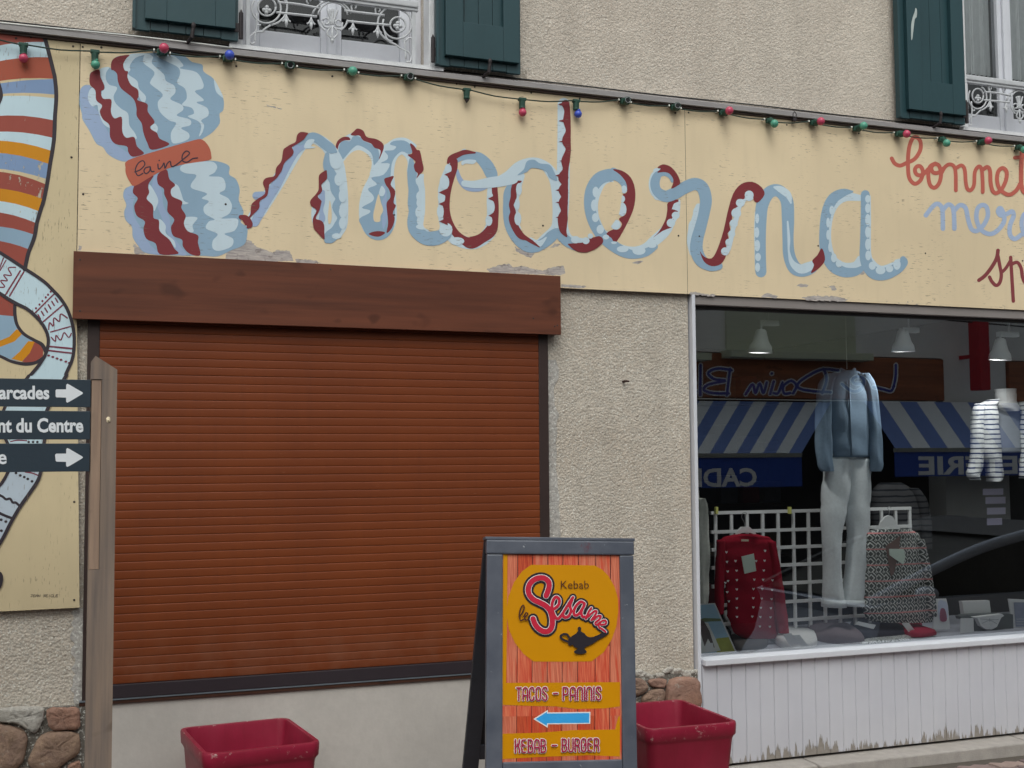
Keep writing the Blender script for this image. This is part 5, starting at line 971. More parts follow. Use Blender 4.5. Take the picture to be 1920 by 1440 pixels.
b = B(); rows(b, [(330, 1420, 1480), (420, 1422, 1560), (620, 1428, 1570), (800, 1425, 1580), (975, 1405, 1590)], .47, .10, fold=.08, f=F16); b.out('front_panel', m_st1, t, smooth=True)
t = thing('cream_coat', 'pale cream coat hanging against the left jamb inside the window', 'coat', tuple(W(1315, 1100, .35)))
b = B(); rows(b, [(165, 50, 75), (200, 40, 95), (300, 35, 106), (450, 32, 110), (600, 32, 108), (700, 34, 102), (765, 40, 96)], .30, .12, fold=.1, f=F13); b.out('body', cloth('cream_wool', C(150, 150, 138, .33)), t, smooth=True)
b = B(); b.tube([W(*F13(58, 165), .30), W(*F13(52, 105), .30)], .006, 6); b.out('hanging_loop', m_clip, t)
# white grid stand
t = thing('display_grid', 'white square lattice stand behind the red sweater and the patterned jacket', 'display stand', tuple(W(1500, 1170, .62)))
m_grid = plain('grid_white', C(150, 154, 168, .36), .5, .04)
YG = .62; gx0, gx1 = W(*F15(205, 400), YG).x, W(1706, 1000, YG).x; gz1 = W(*F15(400, 322), YG).z; gz0 = .586
nx = 13; stp = (W(*F15(440, 400), YG).x - W(*F15(322, 400), YG).x); x = gx0; k = 0
while x < gx1 + .01: b = B(); b.box(x - .009, x + .009, YG - .006, YG + .006, gz0, gz1); b.out('upright', m_grid, t); x += stp
hz_ = [322, 455, 585, 718, 855, 995, 1135]
for k, y in enumerate(hz_):
    zz = W(*F15(700, y), YG).z
    if k == 0: zz = gz1
    b = B(); b.box(gx0 - .03, gx1 + .01, YG - .0085, YG + .0085, zz - .009, zz + .009); b.out('crossbar', m_grid, t)
b = B()
m_br = plain('brass_clip', C(200, 160, 80, .33), .3, .1)
for x_ in (212, 762): p = W(*F15(x_, 308), YG - .02); b.box(p.x - .008, p.x + .008, p.y - .01, p.y + .01, p.z - .02, p.z + .02, bev=.002)
b.out('clip', m_br, t)
# things lying on the display platform
ZP = .586
def gp(px, py, z=ZP): return G(px, py, z)
def slab(name, label, catg, P, z0, th, mats, fm, fold=.0, part='cloth'):
    t = thing(name, label, catg, tuple(gp(*fm(*P[0]), z0))); Q = cat(P, True, 3)
    A = [gp(*fm(x, y), z0) for x, y in Q]; c = sum(A, Vector()) / len(A); n_ = len(A); V = list(A)
    for sc_, dz in ((1.0, th * .6), (.92, th), (.5, th * 1.15)):
        V += [c + (a - c) * sc_ + Vector((0, 0, dz + fold * math.sin(k * .9) * th)) for k, a in enumerate(A)]
    V.append(c + Vector((0, 0, th * 1.2)))
    F_ = [(r_ * n_ + k, r_ * n_ + (k + 1) % n_, (r_ + 1) * n_ + (k + 1) % n_, (r_ + 1) * n_ + k) for r_ in range(3) for k in range(n_)] + [(3 * n_ + k, 3 * n_ + (k + 1) % n_, 4 * n_) for k in range(n_)]
    mesh(part, V, F_, mats, t, smooth=True); return t
slab('folded_shirt', 'pale grey shirt folded on dark cloth beside the leaning picture', 'shirt', [(200, 835), (300, 850), (400, 900), (412, 925), (330, 965), (250, 930)], ZP + .03, .035, cloth('pale_shirt', C(156, 164, 170, .33)), F13, .15)
slab('dark_cloth', 'dark folded cloth at the foot of the red sweater', 'cloth', [(240, 940), (330, 970), (415, 935), (460, 1000), (400, 1035), (285, 1045)], ZP, .03, cloth('dark_wool', C(52, 50, 50, .33)), F13, .1)
slab('folded_shirt', 'white folded shirt with two price cards below the red sweater', 'shirt', [(465, 945), (560, 932), (700, 940), (735, 985), (720, 1015), (545, 1024)], ZP, .04, cloth('white_shirt', C(164, 170, 180, .33)), F13, .15)
slab('scarf', 'brown glittering scarf rolled on the platform under the trousers', 'scarf', [(700, 900), (800, 885), (880, 905), (960, 960), (1010, 990), (900, 1000), (760, 985), (690, 950)], ZP, .05, cloth('brown_scarf', C(74, 66, 70, .33), sc=140), F13, .2)
slab('black_cloth', 'black folded cloth lying below the patterned jacket', 'cloth', [(930, 900), (1000, 868), (1150, 882), (1260, 945), (1200, 960), (1000, 970), (930, 950)], ZP, .04, cloth('black_wool', C(24, 24, 32, .33)), F13, .1)
slab('red_cloth', 'red folded cloth with a white tag right of the black cloth', 'cloth', [(1130, 888), (1300, 880), (1340, 905), (1330, 930), (1420, 945), (1280, 960)], ZP + .01, .03, cloth('red_wool', C(110, 18, 40, .42)), F13, .1)
s = N('sequins'); v = s.new('TexVoronoi'); v.inputs['Scale'].default_value = 180; s.l.new(s.pos(), v.inputs['Vector']); m_seq = s.fin(s.mix(s.ramp(v.outputs['Color'], .3, .6), C(50, 60, 58, .33), C(210, 235, 225, .33)), .3, .6)
slab('sequin_purse', 'flat silver sequin purse along the sill in front of the black cloth', 'purse', [(990, 985), (1100, 970), (1220, 955), (1265, 960), (1275, 972), (1130, 990), (1000, 998)], ZP, .012, m_seq, F13, .2)
def card(name, label, catg, P, Y, m, fm, dy=.0, th=.004, extra=None):
    t = thing(name, label, catg, tuple(W(*fm(*P[0]), Y))); n_ = len(P)
    A = [W(*fm(x, y), Y + (dy if k < n_ // 2 else 0)) for k, (x, y) in enumerate(P)]
    b = B(); b.hull(A, [p + Vector((0, th, 0)) for p in A]); b.out('card', m, t)
    if extra: extra(t)
    return t
m_wc = plain('white_card', C(178, 184, 184, .33), .6, .03)
def pic(t):
    P_ = Paint(lambda x, y, h: W(x, y, .155 - h), F15, [plain('pic_sky', C(104, 126, 140, .33), .5, .06, 4), plain('pic_grass', C(108, 110, 50, .33), .6, .12, 30), plain('pic_path', C(150, 152, 140, .33), .6, .05), plain('pic_dark', C(62, 54, 54, .33), .6, .1), plain('pic_white', C(170, 180, 186, .33), .6, .03), plain('pic_hedge', C(76, 84, 62, .33), .7, .1, 40)])
    P_.poly(0, [(72, 1020), (196, 1012), (352, 1365), (90, 1380), (74, 1300)], sharp=True); P_.poly(5, [(74, 1130), (120, 1115), (210, 1118), (244, 1120), (252, 1138), (160, 1142), (74, 1150)], sharp=True)
    P_.poly(1, [(210, 1268), (305, 1258), (352, 1365), (215, 1374)], sharp=True); P_.poly(2, [(74, 1145), (150, 1150), (215, 1290), (245, 1360), (90, 1380), (74, 1340)], sharp=True); P_.poly(3, [(78, 1120), (120, 1140), (160, 1210), (200, 1335), (190, 1338), (150, 1270), (125, 1330), (95, 1230)], sharp=True); P_.poly(4, [(135, 1310), (185, 1300), (200, 1368), (130, 1375)], sharp=True)
    P_.out('print', t)
card('picture_board', 'leaning photo board of a country path at the left of the display', 'picture', [(70, 1010), (203, 1004), (365, 1370), (78, 1388)], .158, m_wc, F15, extra=pic)
for P_, lb in (([(715, 1238), (775, 1228), (830, 1322), (770, 1332)], 'left one of two price cards on the white folded shirt'), ([(780, 1245), (838, 1240), (898, 1320), (840, 1335)], 'right one of two price cards on the white folded shirt')): card('price_card', lb, 'price card', P_, .19, m_wc, F15)
card('price_card', 'slim white price card on the black cloth', 'price card', [(262, 880), (440, 915), (418, 958), (242, 912)], .28, m_wc, F14)
card('price_card', 'slim white price card standing on the red cloth', 'price card', [(700, 900), (770, 895), (855, 1005), (790, 1012)], .28, m_wc, F14)
def pic2(t):
    P_ = Paint(lambda x, y, h: W(x, y, .40 - h), F14, [plain('print_grey', C(128, 132, 150, .33), .6, .1), plain('print_plum', C(96, 50, 66, .33), .6, .1)])
    P_.poly(0, [(1062, 690), (1110, 672), (1150, 700), (1160, 780), (1150, 860), (1075, 862)]); P_.poly(1, [(1085, 760), (1130, 760), (1148, 870), (1082, 872)]); P_.out('print', t)
card('brochure', 'white standing card with a picture of two figures by the patterned jacket', 'card', [(1028, 655), (1142, 652), (1160, 720), (1180, 955), (1010, 965)], .405, m_wc, F14, extra=pic2)
card('gift_box', 'white square lid standing behind the bow, right part of the display', 'box', [(1302, 680), (1575, 672), (1592, 805), (1320, 812)], .42, m_wc, F14, th=.03)
card('swing_tag', 'small cream tag card standing left of the bow', 'tag', [(1290, 850), (1415, 848), (1420, 985), (1285, 1002)], .30, m_wc, F14)
t = thing('bow_purse', 'dark purse with a pale pleated bow near the right edge', 'purse', tuple(W(*F14(1600, 990), .34)))
A = [W(*F14(x, y), .36) for x, y in ((1290, 832), (1340, 815), (1700, 800), (1810, 810), (1815, 980), (1430, 995), (1425, 870), (1300, 862))]; b = B(); b.hull(A, [p + Vector((0, .05, 0)) for p in A]); b.out('body', plain('purse_dark', C(52, 56, 56, .33), .6, .1), t)
A = [W(*F14(x, y), .33) for x, y in ((1418, 838), (1700, 806), (1722, 824), (1692, 845), (1650, 935), (1600, 962), (1545, 960), (1490, 925), (1455, 850))]; b = B(); b.hull(A, [p + Vector((0, .03, 0)) for p in A]); b.out('bow', cloth('bow_satin', C(150, 158, 168, .33)), t)
b = B(); p0 = W(*F14(1578, 865), .325)
for q in ((1480, 855), (1500, 900), (1670, 860), (1650, 905), (1578, 850), (1578, 885)): b.tube([p0, W(*F14(*q), .325)], .0012, 4)
b.out('pleat', plain('pleat_line', C(60, 72, 80, .33), .6, .1), t)
def pic3(t):
    P_ = Paint(lambda x, y, h: W(x, y, .36 - h), F14, [plain('print_mauve', C(88, 92, 106, .33), .6, .1, 40), plain('print_lines', C(170, 174, 182, .33), .6, .1)])
    P_.poly(0, [(1815, 690), (1960, 688), (1960, 930), (1838, 935)], sharp=True)
    for y in (855, 880, 905): P_.line(1, [(1845 + 12 * k, y + (5 if k % 2 else 0)) for k in range(10)], 3)
    P_.out('print', t)
card('picture_board', 'white framed dark picture cut by the right edge of the photo', 'picture', [(1770, 655), (1970, 665), (1970, 968), (1820, 968)], .365, m_wc, F14, extra=pic3, th=.012)
m_tagv = plain('violet_tag', C(110, 106, 124, .33), .7, .05)
for k, (x0, y0, x1, y1) in enumerate(((1095, 1065, 1265, 1118), (1118, 1135, 1285, 1192), (1130, 1225, 1285, 1282), (1130, 1315, 1255, 1372))):
    t = card('shelf_tag', ('topmost', 'second from top', 'third from top', 'lowest')[k] + ' violet size tag in the small column by the striped cardigan', 'tag', [(x0, y0), (x1, y0 - 4), (x1, y1 - 4), (x0, y1)], .8, m_tagv, F16)
# shelves and rails deep in the shop
for k in range(3):
    t = thing('shelf_unit', ('dark shelf unit at the back left of the shop', 'dark shelf unit at the back middle of the shop', 'dark shelf unit at the back right of the shop')[k], 'shelf', (3.2 + k * 1.0, 3.9, 0)); x0 = 3.15 + k * 1.0
    for j in range(5): b = B(); b.box(x0, x0 + .9, 3.8, 4.19, .3 + j * .45, .325 + j * .45); b.out('shelf', m_guide, t)
    for j in range(5):
        for q in range(4):
            b = B(); cc = random.choice([C(90, 40, 44, .6), C(70, 74, 84, .6), C(96, 92, 84, .6), C(50, 52, 60, .6), C(84, 70, 60, .6)]); b.box(x0 + .03 + q * .22, x0 + .2 + q * .22, 3.83, 4.1, .326 + j * .45, .326 + j * .45 + random.uniform(.08, .25), bev=.01); b.out('folded_clothes', plain('fold_%d' % (hash(cc) % 97), cc, .9, .1), t)

# ================================================================ SIGNPOST
YP = -1.0
sp = thing('direction_sign', 'weathered timber post with three dark direction boards pointing right', 'signpost', (.13, YP, gz(.13)))
m_post = wood('post_wood', C(116, 100, 88), C(86, 78, 75), 'z', 1., .75, .0012); m_insert = wood('insert_wood', C(134, 112, 96), C(100, 84, 74), 'z', 1.3, .7, .0012)
a, c = W(166, 1000, YP), W(215.5, 1000, YP); xa, xc = a.x, c.x; ztl, ztr = W(173, 667, YP).z, W(216, 693, YP).z; xi0, xi1 = W(171, 800, YP).x, W(190, 800, YP).x; zi1, zi0 = W(180, 711, YP).z, W(180, 1068, YP).z
Dp = .085; g0 = gz(.13) - .3
b = B()     # post with a housed slot on the face
b.hull([(xa, YP + .02, g0), (xc, YP + .02, g0), (xc, YP + .02, ztr), (xa + .014, YP + .02, ztl), (xa, YP + .02, ztl - .02)], [(xa, YP + Dp, g0), (xc, YP + Dp, g0), (xc, YP + Dp, ztr), (xa + .014, YP + Dp, ztl), (xa, YP + Dp, ztl - .02)])
b.hull([(xa, YP, g0), (xc, YP, g0), (xc, YP, zi0), (xa, YP, zi0)], [(xa, YP + .0199, g0), (xc, YP + .0199, g0), (xc, YP + .0199, zi0), (xa, YP + .0199, zi0)])
b.hull([(xi1, YP, zi0 + .0002), (xc, YP, zi0 + .0002), (xc, YP, zi1), (xi1, YP, zi1)], [(xi1, YP + .0199, zi0 + .0002), (xc, YP + .0199, zi0 + .0002), (xc, YP + .0199, zi1), (xi1, YP + .0199, zi1)])
b.hull([(xa, YP, zi1 + .0002), (xc, YP, zi1 + .0002), (xc, YP, ztr), (xa + .014, YP, ztl), (xa, YP, ztl - .02)], [(xa, YP + .0199, zi1 + .0002), (xc, YP + .0199, zi1 + .0002), (xc, YP + .0199, ztr), (xa + .014, YP + .0199, ztl), (xa, YP + .0199, ztl - .02)])
b.out('post', m_post, sp)
b = B(); b.box(xi0, xi1 - .0012, YP + .0035, YP + .0198, zi0 + .001, zi1 - .002, bev=.001); b.out('cover_strip', m_insert, sp)
b = B(); b.tube([W(200, 785, YP), W(203, 788, YP - .004), W(205, 790, YP)], .004, 6); b.ball(W(203, 787, YP), .009, seg=8, rings=6, sc=(.8, .3, 1.2)); b.out('knot_chip', plain('pale_chip', C(190, 176, 150), .7, .1), sp)
m_sign = plain('sign_slate', C(37, 47, 56), .45, .05, 8); m_let = plain('sign_letter', C(186, 188, 192), .5, .03)
YS = YP + .012
for k, (y0, y1) in enumerate(((711, 763), (770.5, 824), (831.5, 884.5))):
    xr_ = W(169.5, 780, YS).x; xl_ = xr_ - .85; z1_, z0_ = W(100, y0, YS).z, W(100, y1, YS).z
    b = B(); b.box(xl_, xr_, YS - .004, YS + .010, z0_, z1_, bev=.0015); bo = b.out('sign_board', m_sign, sp)
    f = g8; yl = YS - .004
    if k != 1:
        oy = 0 if k == 0 else 482
        P_ = Paint(lambda x, y, h: W(x, y, yl - h), f, [m_let]); P_.poly(0, [(417 - oy * .008, 128 + oy), (424, 120 + oy), (496, 120 + oy), (497, 86 + oy), (505, 78 + oy), (522, 86 + oy), (618, 142 + oy), (622, 149 + oy), (616, 156 + oy), (522, 212 + oy), (504, 220 + oy), (496, 212 + oy), (495, 182 + oy), (424, 180 + oy), (417, 172 + oy)], sharp=True); P_.out('arrow', bo)
    if k == 0: text_into('arcades', 'lettering', [W(*f(-8, 196), yl), W(*f(370, 196), yl), W(*f(-8, 92), yl)], m_let, bo, .0008, .032)
    if k == 1: text_into('ant du Centre', 'lettering', [W(*f(-72, 446), yl), W(*f(625, 444), yl), W(*f(-72, 334), yl)], m_let, bo, .0008, .032)
    if k == 2: text_into('e', 'lettering', [W(*f(-14, 682), yl), W(*f(50, 682), yl), W(*f(-14, 606), yl)], m_let, bo, .0008, .02)
# ================================================================ PLANTERS
s = N('crimson_plastic'); p = s.oc(); n1 = s.noise(p, 6, 4); st_ = s.noise(s.oc((30, 30, 1.6)), 1.2, 5, .6)
col = s.mix(s.ramp(n1, .3, .7), C(108, 18, 38), C(124, 24, 48)); col = s.mix(s.ramp(st_, .5, .72, 0, .33), col, C(96, 18, 34)); col = s.mix(s.ramp(s.noise(p, 2.2, 3), .5, .7, 0, .25), col, C(140, 60, 76))
g = s.new('NewGeometry'); pt = s.ramp(g.outputs['Pointiness'], .53, .60); sc1 = s.ramp(s.noise(p, 28, 5, .7), .60, .66); col = s.mix(s.math('MULTIPLY', pt, sc1), col, C(186, 170, 164))
col = s.mix(s.ramp(s.noise(s.oc((16, 16, 7)), 3, 6, .7), .70, .72, 0, .45), col, C(160, 110, 112)); s.bump(n1, .002); m_crim = s.fin(col, .42, .4)
def rring(w_, d_, r_, z, n_=6):
    P = []
    for qx, qy, a0 in ((1, 1, 0), (-1, 1, 90), (-1, -1, 180), (1, -1, 270)):
        for k in range(n_ + 1): a = R(a0 + 90 * k / n_); P.append((qx * (w_ / 2 - r_) + r_ * math.cos(a), qy * (d_ / 2 - r_) + r_ * math.sin(a), z))
    return P
def planter(label, c, rot, z0, z1, w_, d_):
    t = thing('planter', label, 'planter', (c[0], c[1], z0), 'crimson plastic planters'); t.rotation_euler.z = rot
    H = z1 - z0; V = []; rg = []
    for (sx, z, r_) in ((.80, 0, .035), (.985 - .05, H - .075, .042), (.955, H - .062, .042), (.985, H - .052, .044), (.995, H - .008, .045), (.985, H, .045), (.915, H, .036), (.905, H - .01, .036), (.87, H - .08, .03), (.80, H - .30, .03)): rg.append(rring(w_ * sx, d_ * (sx if sx < .9 or sx > .96 else sx), r_, z))
    n_ = len(rg[0]); V = [p for r_ in rg for p in r_]
    F_ = [(a * n_ + k, a * n_ + (k + 1) % n_, (a + 1) * n_ + (k + 1) % n_, (a + 1) * n_ + k) for a in range(len(rg) - 1) for k in range(n_)] + [tuple(range(n_))[::-1]]
    o = mesh('tub', V, F_, m_crim, t, smooth=True, local=True); bv = o.modifiers.new('e', 'EDGE_SPLIT'); bv.split_angle = R(50)
    q = rring(w_ * .803, d_ * .803, .03, H - .28); m_soil = plain('dry_soil', C(92, 74, 66), .95, .25, 60, bd=.006)
    mesh('soil', q, [tuple(range(len(q)))], m_soil, t, local=True)
planter('empty crimson planter below the roller shutter, left of the folding board', (.725, -.375), R(5), gz(.74), .502, .465, .53)
planter('empty crimson planter right of the folding board, in front of the pillar stones', (2.60, -.425), R(-1), gz(2.6), .448, .45, .56)
# ================================================================ FOLDING ADVERTISING BOARD
u = Vector((.9857, -.167, -.030)).normalized(); nb = Vector((.167, .986, 0)).normalized()
up = (Vector((0, 0, 1)) + u * .030 + nb * .115); up = (up - u * up.dot(u)).normalized(); nf = up.cross(u).normalized()   # nf points back
TL = W(912, 1008, -.98)
def onb(px, py, h=0.):
    d_ = ray(px, py); o_ = TL - nf * h; return CAM + d_ * ((o_ - CAM).dot(nf) / d_.dot(nf))
def st_of(px, py): q = onb(px, py) - TL; return q.dot(u), -q.dot(up)
WB = st_of(1189, 1019)[0]; tb = st_of(1050, 1040)[1]; sl = st_of(943, 1200)[0]; sr = st_of(1164.5, 1200)[0]; t2 = st_of(1040, 1427)[1]
LEN = (TL.z - .01) / up.z
M_ = Matrix((u, nf, up)).transposed().to_4x4(); M_.translation = TL
ab = thing('folding_board', 'grey framed folding advertising board with a yellow kebab poster', 'signboard', (TL.x + .3, TL.y, 0))
s = N('grey_frame_paint'); p = s.oc(); col = s.mix(s.ramp(s.noise(p, 7, 5), .35, .68), C(64, 68, 78), C(80, 83, 92)); col = s.mix(s.ramp(s.noise(s.pos((5, 5, 2.4)), 2.2, 5, .6), .70, .75, 0, .6), col, C(84, 34, 44))
col = s.mix(s.ramp(s.noise(p, 34, 6, .7), .66, .69, 0, .8), col, C(140, 142, 146)); s.bump(s.noise(p, 20, 4), .001); m_fr = s.fin(col, .38, .45)
def fbox(name, s0, s1, t0, t1, d0, d1, m, par=ab, MM_=None, bev=.003):
    b = B(); b.box(s0, s1, d0, d1, -t1, -t0, bev=bev); b.xf(MM_ or M_); return b.out(name, m, par)
fbox('top_rail', 0, WB, 0.008, tb - .001, -.003, .028, m_fr, bev=.006)
fbox('stile', .002, sl, tb, LEN, 0, .028, m_fr, bev=.006); fbox('stile', sr, WB - .002, tb, LEN, 0, .028, m_fr, bev=.006)
fbox('bottom_rail', sl + .001, sr - .001, t2, t2 + .055, .001, .027, m_fr, bev=.005)
fbox('panel', sl + .0005, sr - .0005, tb + .0005, t2 - .0005, .010, .018, plain('panel_edge', C(26, 24, 28), .6, .1), bev=0)
fbox('cap_rail', -.004, WB + .004, -.004, .0075, .0, .062, m_fr, bev=.002)
up2 = (Vector((0, 0, 1)) + u * .030 - nb * .42); up2 = (up2 - u * up2.dot(u)).normalized(); nf2 = up2.cross(u).normalized(); M2 = Matrix((u, nf2, up2)).transposed().to_4x4(); M2.translation = TL + nf * .034 - up * .004
L2 = (TL.z - .01) / up2.z; m_fd = plain('grey_frame_back', C(44, 46, 52), .5, .12, 10)
fbox('rear_stile', .0, sl * 1.0, .012, L2, 0, .026, m_fd, MM_=M2); fbox('rear_stile', sr, WB, .012, L2, 0, .026, m_fd, MM_=M2); fbox('rear_rail', sl, sr, .95, 1.02, 0, .024, m_fd, MM_=M2); fbox('rear_panel', sl, sr, .012, .949, .008, .016, plain('panel_back', C(22, 22, 26), .6, .1), MM_=M2, bev=0)
f10 = fr(860, 1000, 3.2735); f11 = fr(900, 1240, 6.4); f9 = fr(960, 1060, 8)
def plb(px, py, h): return onb(px, py, -.0098 + h)
def streak(name, c, c2, k_=0):
    s = N(name); f = s.noise(s.pos((230, 60, 3.5)), 1., 5, .6); f2 = s.noise(s.pos((60, 20, 3)), 1.3, 4)
    return s.fin(s.mix(s.ramp(f2, .52, .62, 0, .75), s.mix(s.ramp(f, .38, .62), c, c2), C(168, 58, 38)), .3, .45)
PMB = [streak('print_plank_salmon', C(182, 108, 84), C(160, 82, 62)), streak('print_plank_rust', C(172, 80, 50), C(146, 52, 36)), streak('print_plank_red', C(166, 60, 44), C(186, 104, 76)),
       plain('print_line', C(62, 28, 28), .4, .1), plain('print_ochre', C(172, 116, 6), .3, .03, 3, bd=0), plain('print_black', C(36, 32, 38), .35, .05, bd=0), plain('print_white', C(205, 198, 204), .35, .03, bd=0), plain('print_crimson', C(164, 32, 52), .35, .04, bd=0), plain('print_wine', C(138, 34, 60), .35, .04, bd=0), plain('print_sky', C(48, 136, 196), .35, .04, bd=0), plain('print_brown', C(64, 34, 28), .35, .05, bd=0)]
P = Paint(plb, f10, PMB); P.h = .0004
xs_ = [264, 363, 455, 548, 640, 735, 842, 933, 1000]; rws = [(128, 320), (320, 692), (692, 1120), (1120, 1408)]; rnd = random.Random(4)
for r_, (y0, y1) in enumerate(rws):
    for k in range(8):
        P.poly(rnd.choice((0, 0, 1, 2)) if r_ != 2 else rnd.choice((0, 2, 0)), [(xs_[k] - (y0 - 128) * .011 * (1 - k / 8), y0), (xs_[k + 1] - (y0 - 128) * .011 * (1 - (k + 1) / 8), y0), (xs_[k + 1] - (y1 - 128) * .011 * (1 - (k + 1) / 8), y1), (xs_[k] - (y1 - 128) * .011 * (1 - k / 8), y1)], sharp=True)
P.poly(2, [(264, 1062), (450, 1060), (700, 1078), (990, 1075), (990, 1118), (264, 1124)], sharp=True)
for k in range(1, 8): P.poly(3, [(xs_[k] - 2.2, 128), (xs_[k] + 2.2, 128), (xs_[k] - 1.2 - 5, 1406), (xs_[k] - 4.8 - 5, 1406)], sharp=True)
P.poly(4, [(274, 128), (300, 128), (296, 600), (292, 920), (266, 920)], sharp=True)
P.poly(4, [(445, 193), (640, 194), (835, 197), (880, 222), (920, 262), (958, 330), (978, 400), (980, 480), (968, 570), (940, 650), (890, 730), (815, 786), (640, 788), (460, 787), (400, 742), (345, 672), (308, 590), (293, 490), (305, 390), (340, 300), (390, 232)], sharp=True)
P.poly(4, [(268, 918), (630, 916), (990, 913), (990, 1062), (900, 1074), (720, 1078), (600, 1062), (400, 1058), (266, 1052)], sharp=True)
P.poly(4, [(264, 1230), (500, 1224), (700, 1208), (960, 1204), (978, 1130), (990, 1118), (990, 1370), (800, 1362), (500, 1372), (264, 1386)], sharp=True)
P.poly(6, [(458, 1140), (547, 1084), (549, 1099), (809, 1096), (808, 1169), (549, 1172), (546, 1193)], sharp=True); P.h += .0002; P.poly(9, [(472, 1140), (541, 1096), (543, 1106), (802, 1103), (801, 1163), (543, 1166), (541, 1181)], sharp=True)
P.out('poster', ab)
P = Paint(plb, f9, PMB); P.h = .0040
S_ = [(512, 455), (540, 385), (558, 310), (548, 245), (500, 200), (430, 185), (350, 205), (280, 260), (245, 340), (255, 430), (320, 510), (420, 560), (510, 610), (570, 680), (600, 770), (605, 870), (585, 950), (530, 990), (460, 985), (390, 940), (340, 870), (316, 800)]
LS = [(S_, 78), ([(640, 650), (700, 590), (708, 510), (660, 475), (615, 530), (600, 640), (640, 760), (690, 800), (750, 740)], 44),
      ([(745, 745), (830, 610), (900, 500), (915, 480)], 40), ([(900, 520), (870, 600), (885, 680), (850, 760), (790, 780), (770, 750)], 42),
      ([(1085, 570), (1030, 545), (960, 610), (925, 700), (950, 750), (1010, 720), (1080, 610)], 40), ([(1090, 580), (1040, 700), (1060, 770), (1090, 770)], 38),
      ([(1190, 640), (1150, 700), (1110, 800)], 32), ([(1140, 770), (1230, 690), (1270, 690), (1250, 740), (1190, 820)], 30), ([(1220, 810), (1290, 760), (1335, 765), (1300, 820), (1250, 860), (1270, 890), (1330, 850)], 30),
      ([(1330, 890), (1400, 880), (1410, 840), (1370, 825), (1300, 880), (1310, 930), (1360, 960), (1405, 1000)], 28)]
for L_, w_ in LS: P.line(5, L_, w_ + 82 if w_ > 60 else w_ + 74, sub=4)
P.h += .0003
for L_, w_ in LS: P.line(6, L_, w_ + 20, sub=4)
P.h += .0003
for L_, w_ in LS: P.line(7, L_, w_ + 2, sub=4)
P.poly(5, [(845, 1110), (900, 1060), (935, 1040), (985, 995), (990, 975), (983, 945), (1010, 918), (1040, 945), (1030, 985), (1085, 1020), (1130, 1068), (1200, 1075), (1290, 1045), (1350, 1012), (1432, 1020), (1410, 1052), (1300, 1115), (1200, 1180), (1085, 1238), (1118, 1285), (1110, 1315), (1020, 1330), (940, 1315), (934, 1285), (985, 1250), (940, 1225), (905, 1190), (870, 1205), (840, 1185), (850, 1150)], sub=3)
P.line(5, [(865, 1150), (790, 1125), (742, 1095), (732, 1060), (770, 1035), (820, 1035), (850, 1070), (880, 1120)], 34)
P.line(10, [(108, 762), (150, 720), (182, 640), (170, 600), (138, 630), (112, 720), (115, 790), (135, 828), (170, 810)], 21); P.line(10, [(172, 765), (212, 762), (236, 730), (212, 712), (188, 750), (192, 800), (215, 822), (255, 805)], 21)
P.out('logo', ab)
text_into('Kebab', 'lettering', [onb(*f9(732, 350), -.004), onb(*f9(1152, 348), -.004), onb(*f9(732, 232), -.004)], PMB[10], ab, .001, -.005)
GL = dict(T=[[(0, .02), (.5, .02)], [(.25, .02), (.25, 1)]], A=[[(0, 1), (0, .25), (.1, .06), (.25, .01), (.4, .06), (.5, .25), (.5, 1)], [(0, .62), (.5, .62)]], C=[[(.48, .28), (.42, .06), (.25, 0), (.08, .06), (0, .28), (0, .75), (.08, .95), (.25, 1), (.42, .95), (.48, .75)]],
          O=[[(.25, 0), (.08, .06), (0, .28), (0, .75), (.08, .95), (.25, 1), (.42, .95), (.5, .75), (.5, .28), (.42, .06), (.25, 0)]], S=[[(.48, .22), (.4, .03), (.22, 0), (.05, .08), (.03, .3), (.2, .46), (.4, .6), (.48, .8), (.38, .97), (.2, 1), (.05, .92), (0, .75)]],
          P=[[(0, 1), (0, .02)], [(0, .02), (.3, .02), (.46, .12), (.48, .3), (.44, .48), (.3, .56), (0, .56)]], N=[[(0, 1), (0, .25), (.1, .06), (.25, .01), (.4, .06), (.5, .25), (.5, 1)]], I=[[(0, 0), (0, 1)]],
          K=[[(0, 0), (0, 1)], [(.46, 0), (.42, .3), (.25, .46), (.02, .5)], [(.25, .33), (.42, .66), (.48, 1)]], E=[[(.42, .02), (.1, .03), (.01, .15), (0, .33), (.01, .85), (.1, .97), (.42, .98)], [(0, .33), (.36, .5)]],
          B=[[(0, 1), (0, 0)], [(0, .02), (.32, .03), (.44, .18), (.42, .38), (.3, .48), (0, .49)], [(.3, .49), (.46, .6), (.48, .8), (.4, .95), (.25, .98), (0, .98)]], U=[[(0, 0), (0, .75), (.08, .95), (.25, 1), (.42, .95), (.5, .75), (.5, 0)]],
          R=[[(0, 1), (0, .02)], [(0, .02), (.3, .02), (.46, .12), (.48, .3), (.42, .46), (.28, .52), (0, .52)], [(.28, .54), (.44, .66), (.48, 1)]], G=[[(.48, .28), (.42, .06), (.25, 0), (.08, .06), (0, .28), (0, .75), (.08, .95), (.25, 1), (.42, .95), (.48, .75), (.48, .36), (.28, .55)]])
P = Paint(plb, f11, PMB); P.h = .0040
def words(txt, x0, x1, y0, y1, hgt):
    adv = [(.22 if c == 'I' else .72 if c != '-' else .95) for c in txt.replace(' ', '')]; sc_ = (x1 - x0 + .22 * 60) / sum(adv) if txt != '-' else 0
    out = []; x = x0
    for c, a in zip(txt, adv): out.append((c, x, y0 + (y1 - y0) * (x - x0) / (x1 - x0), sc_ * .96)); x += a * sc_
    return out
ALL = []
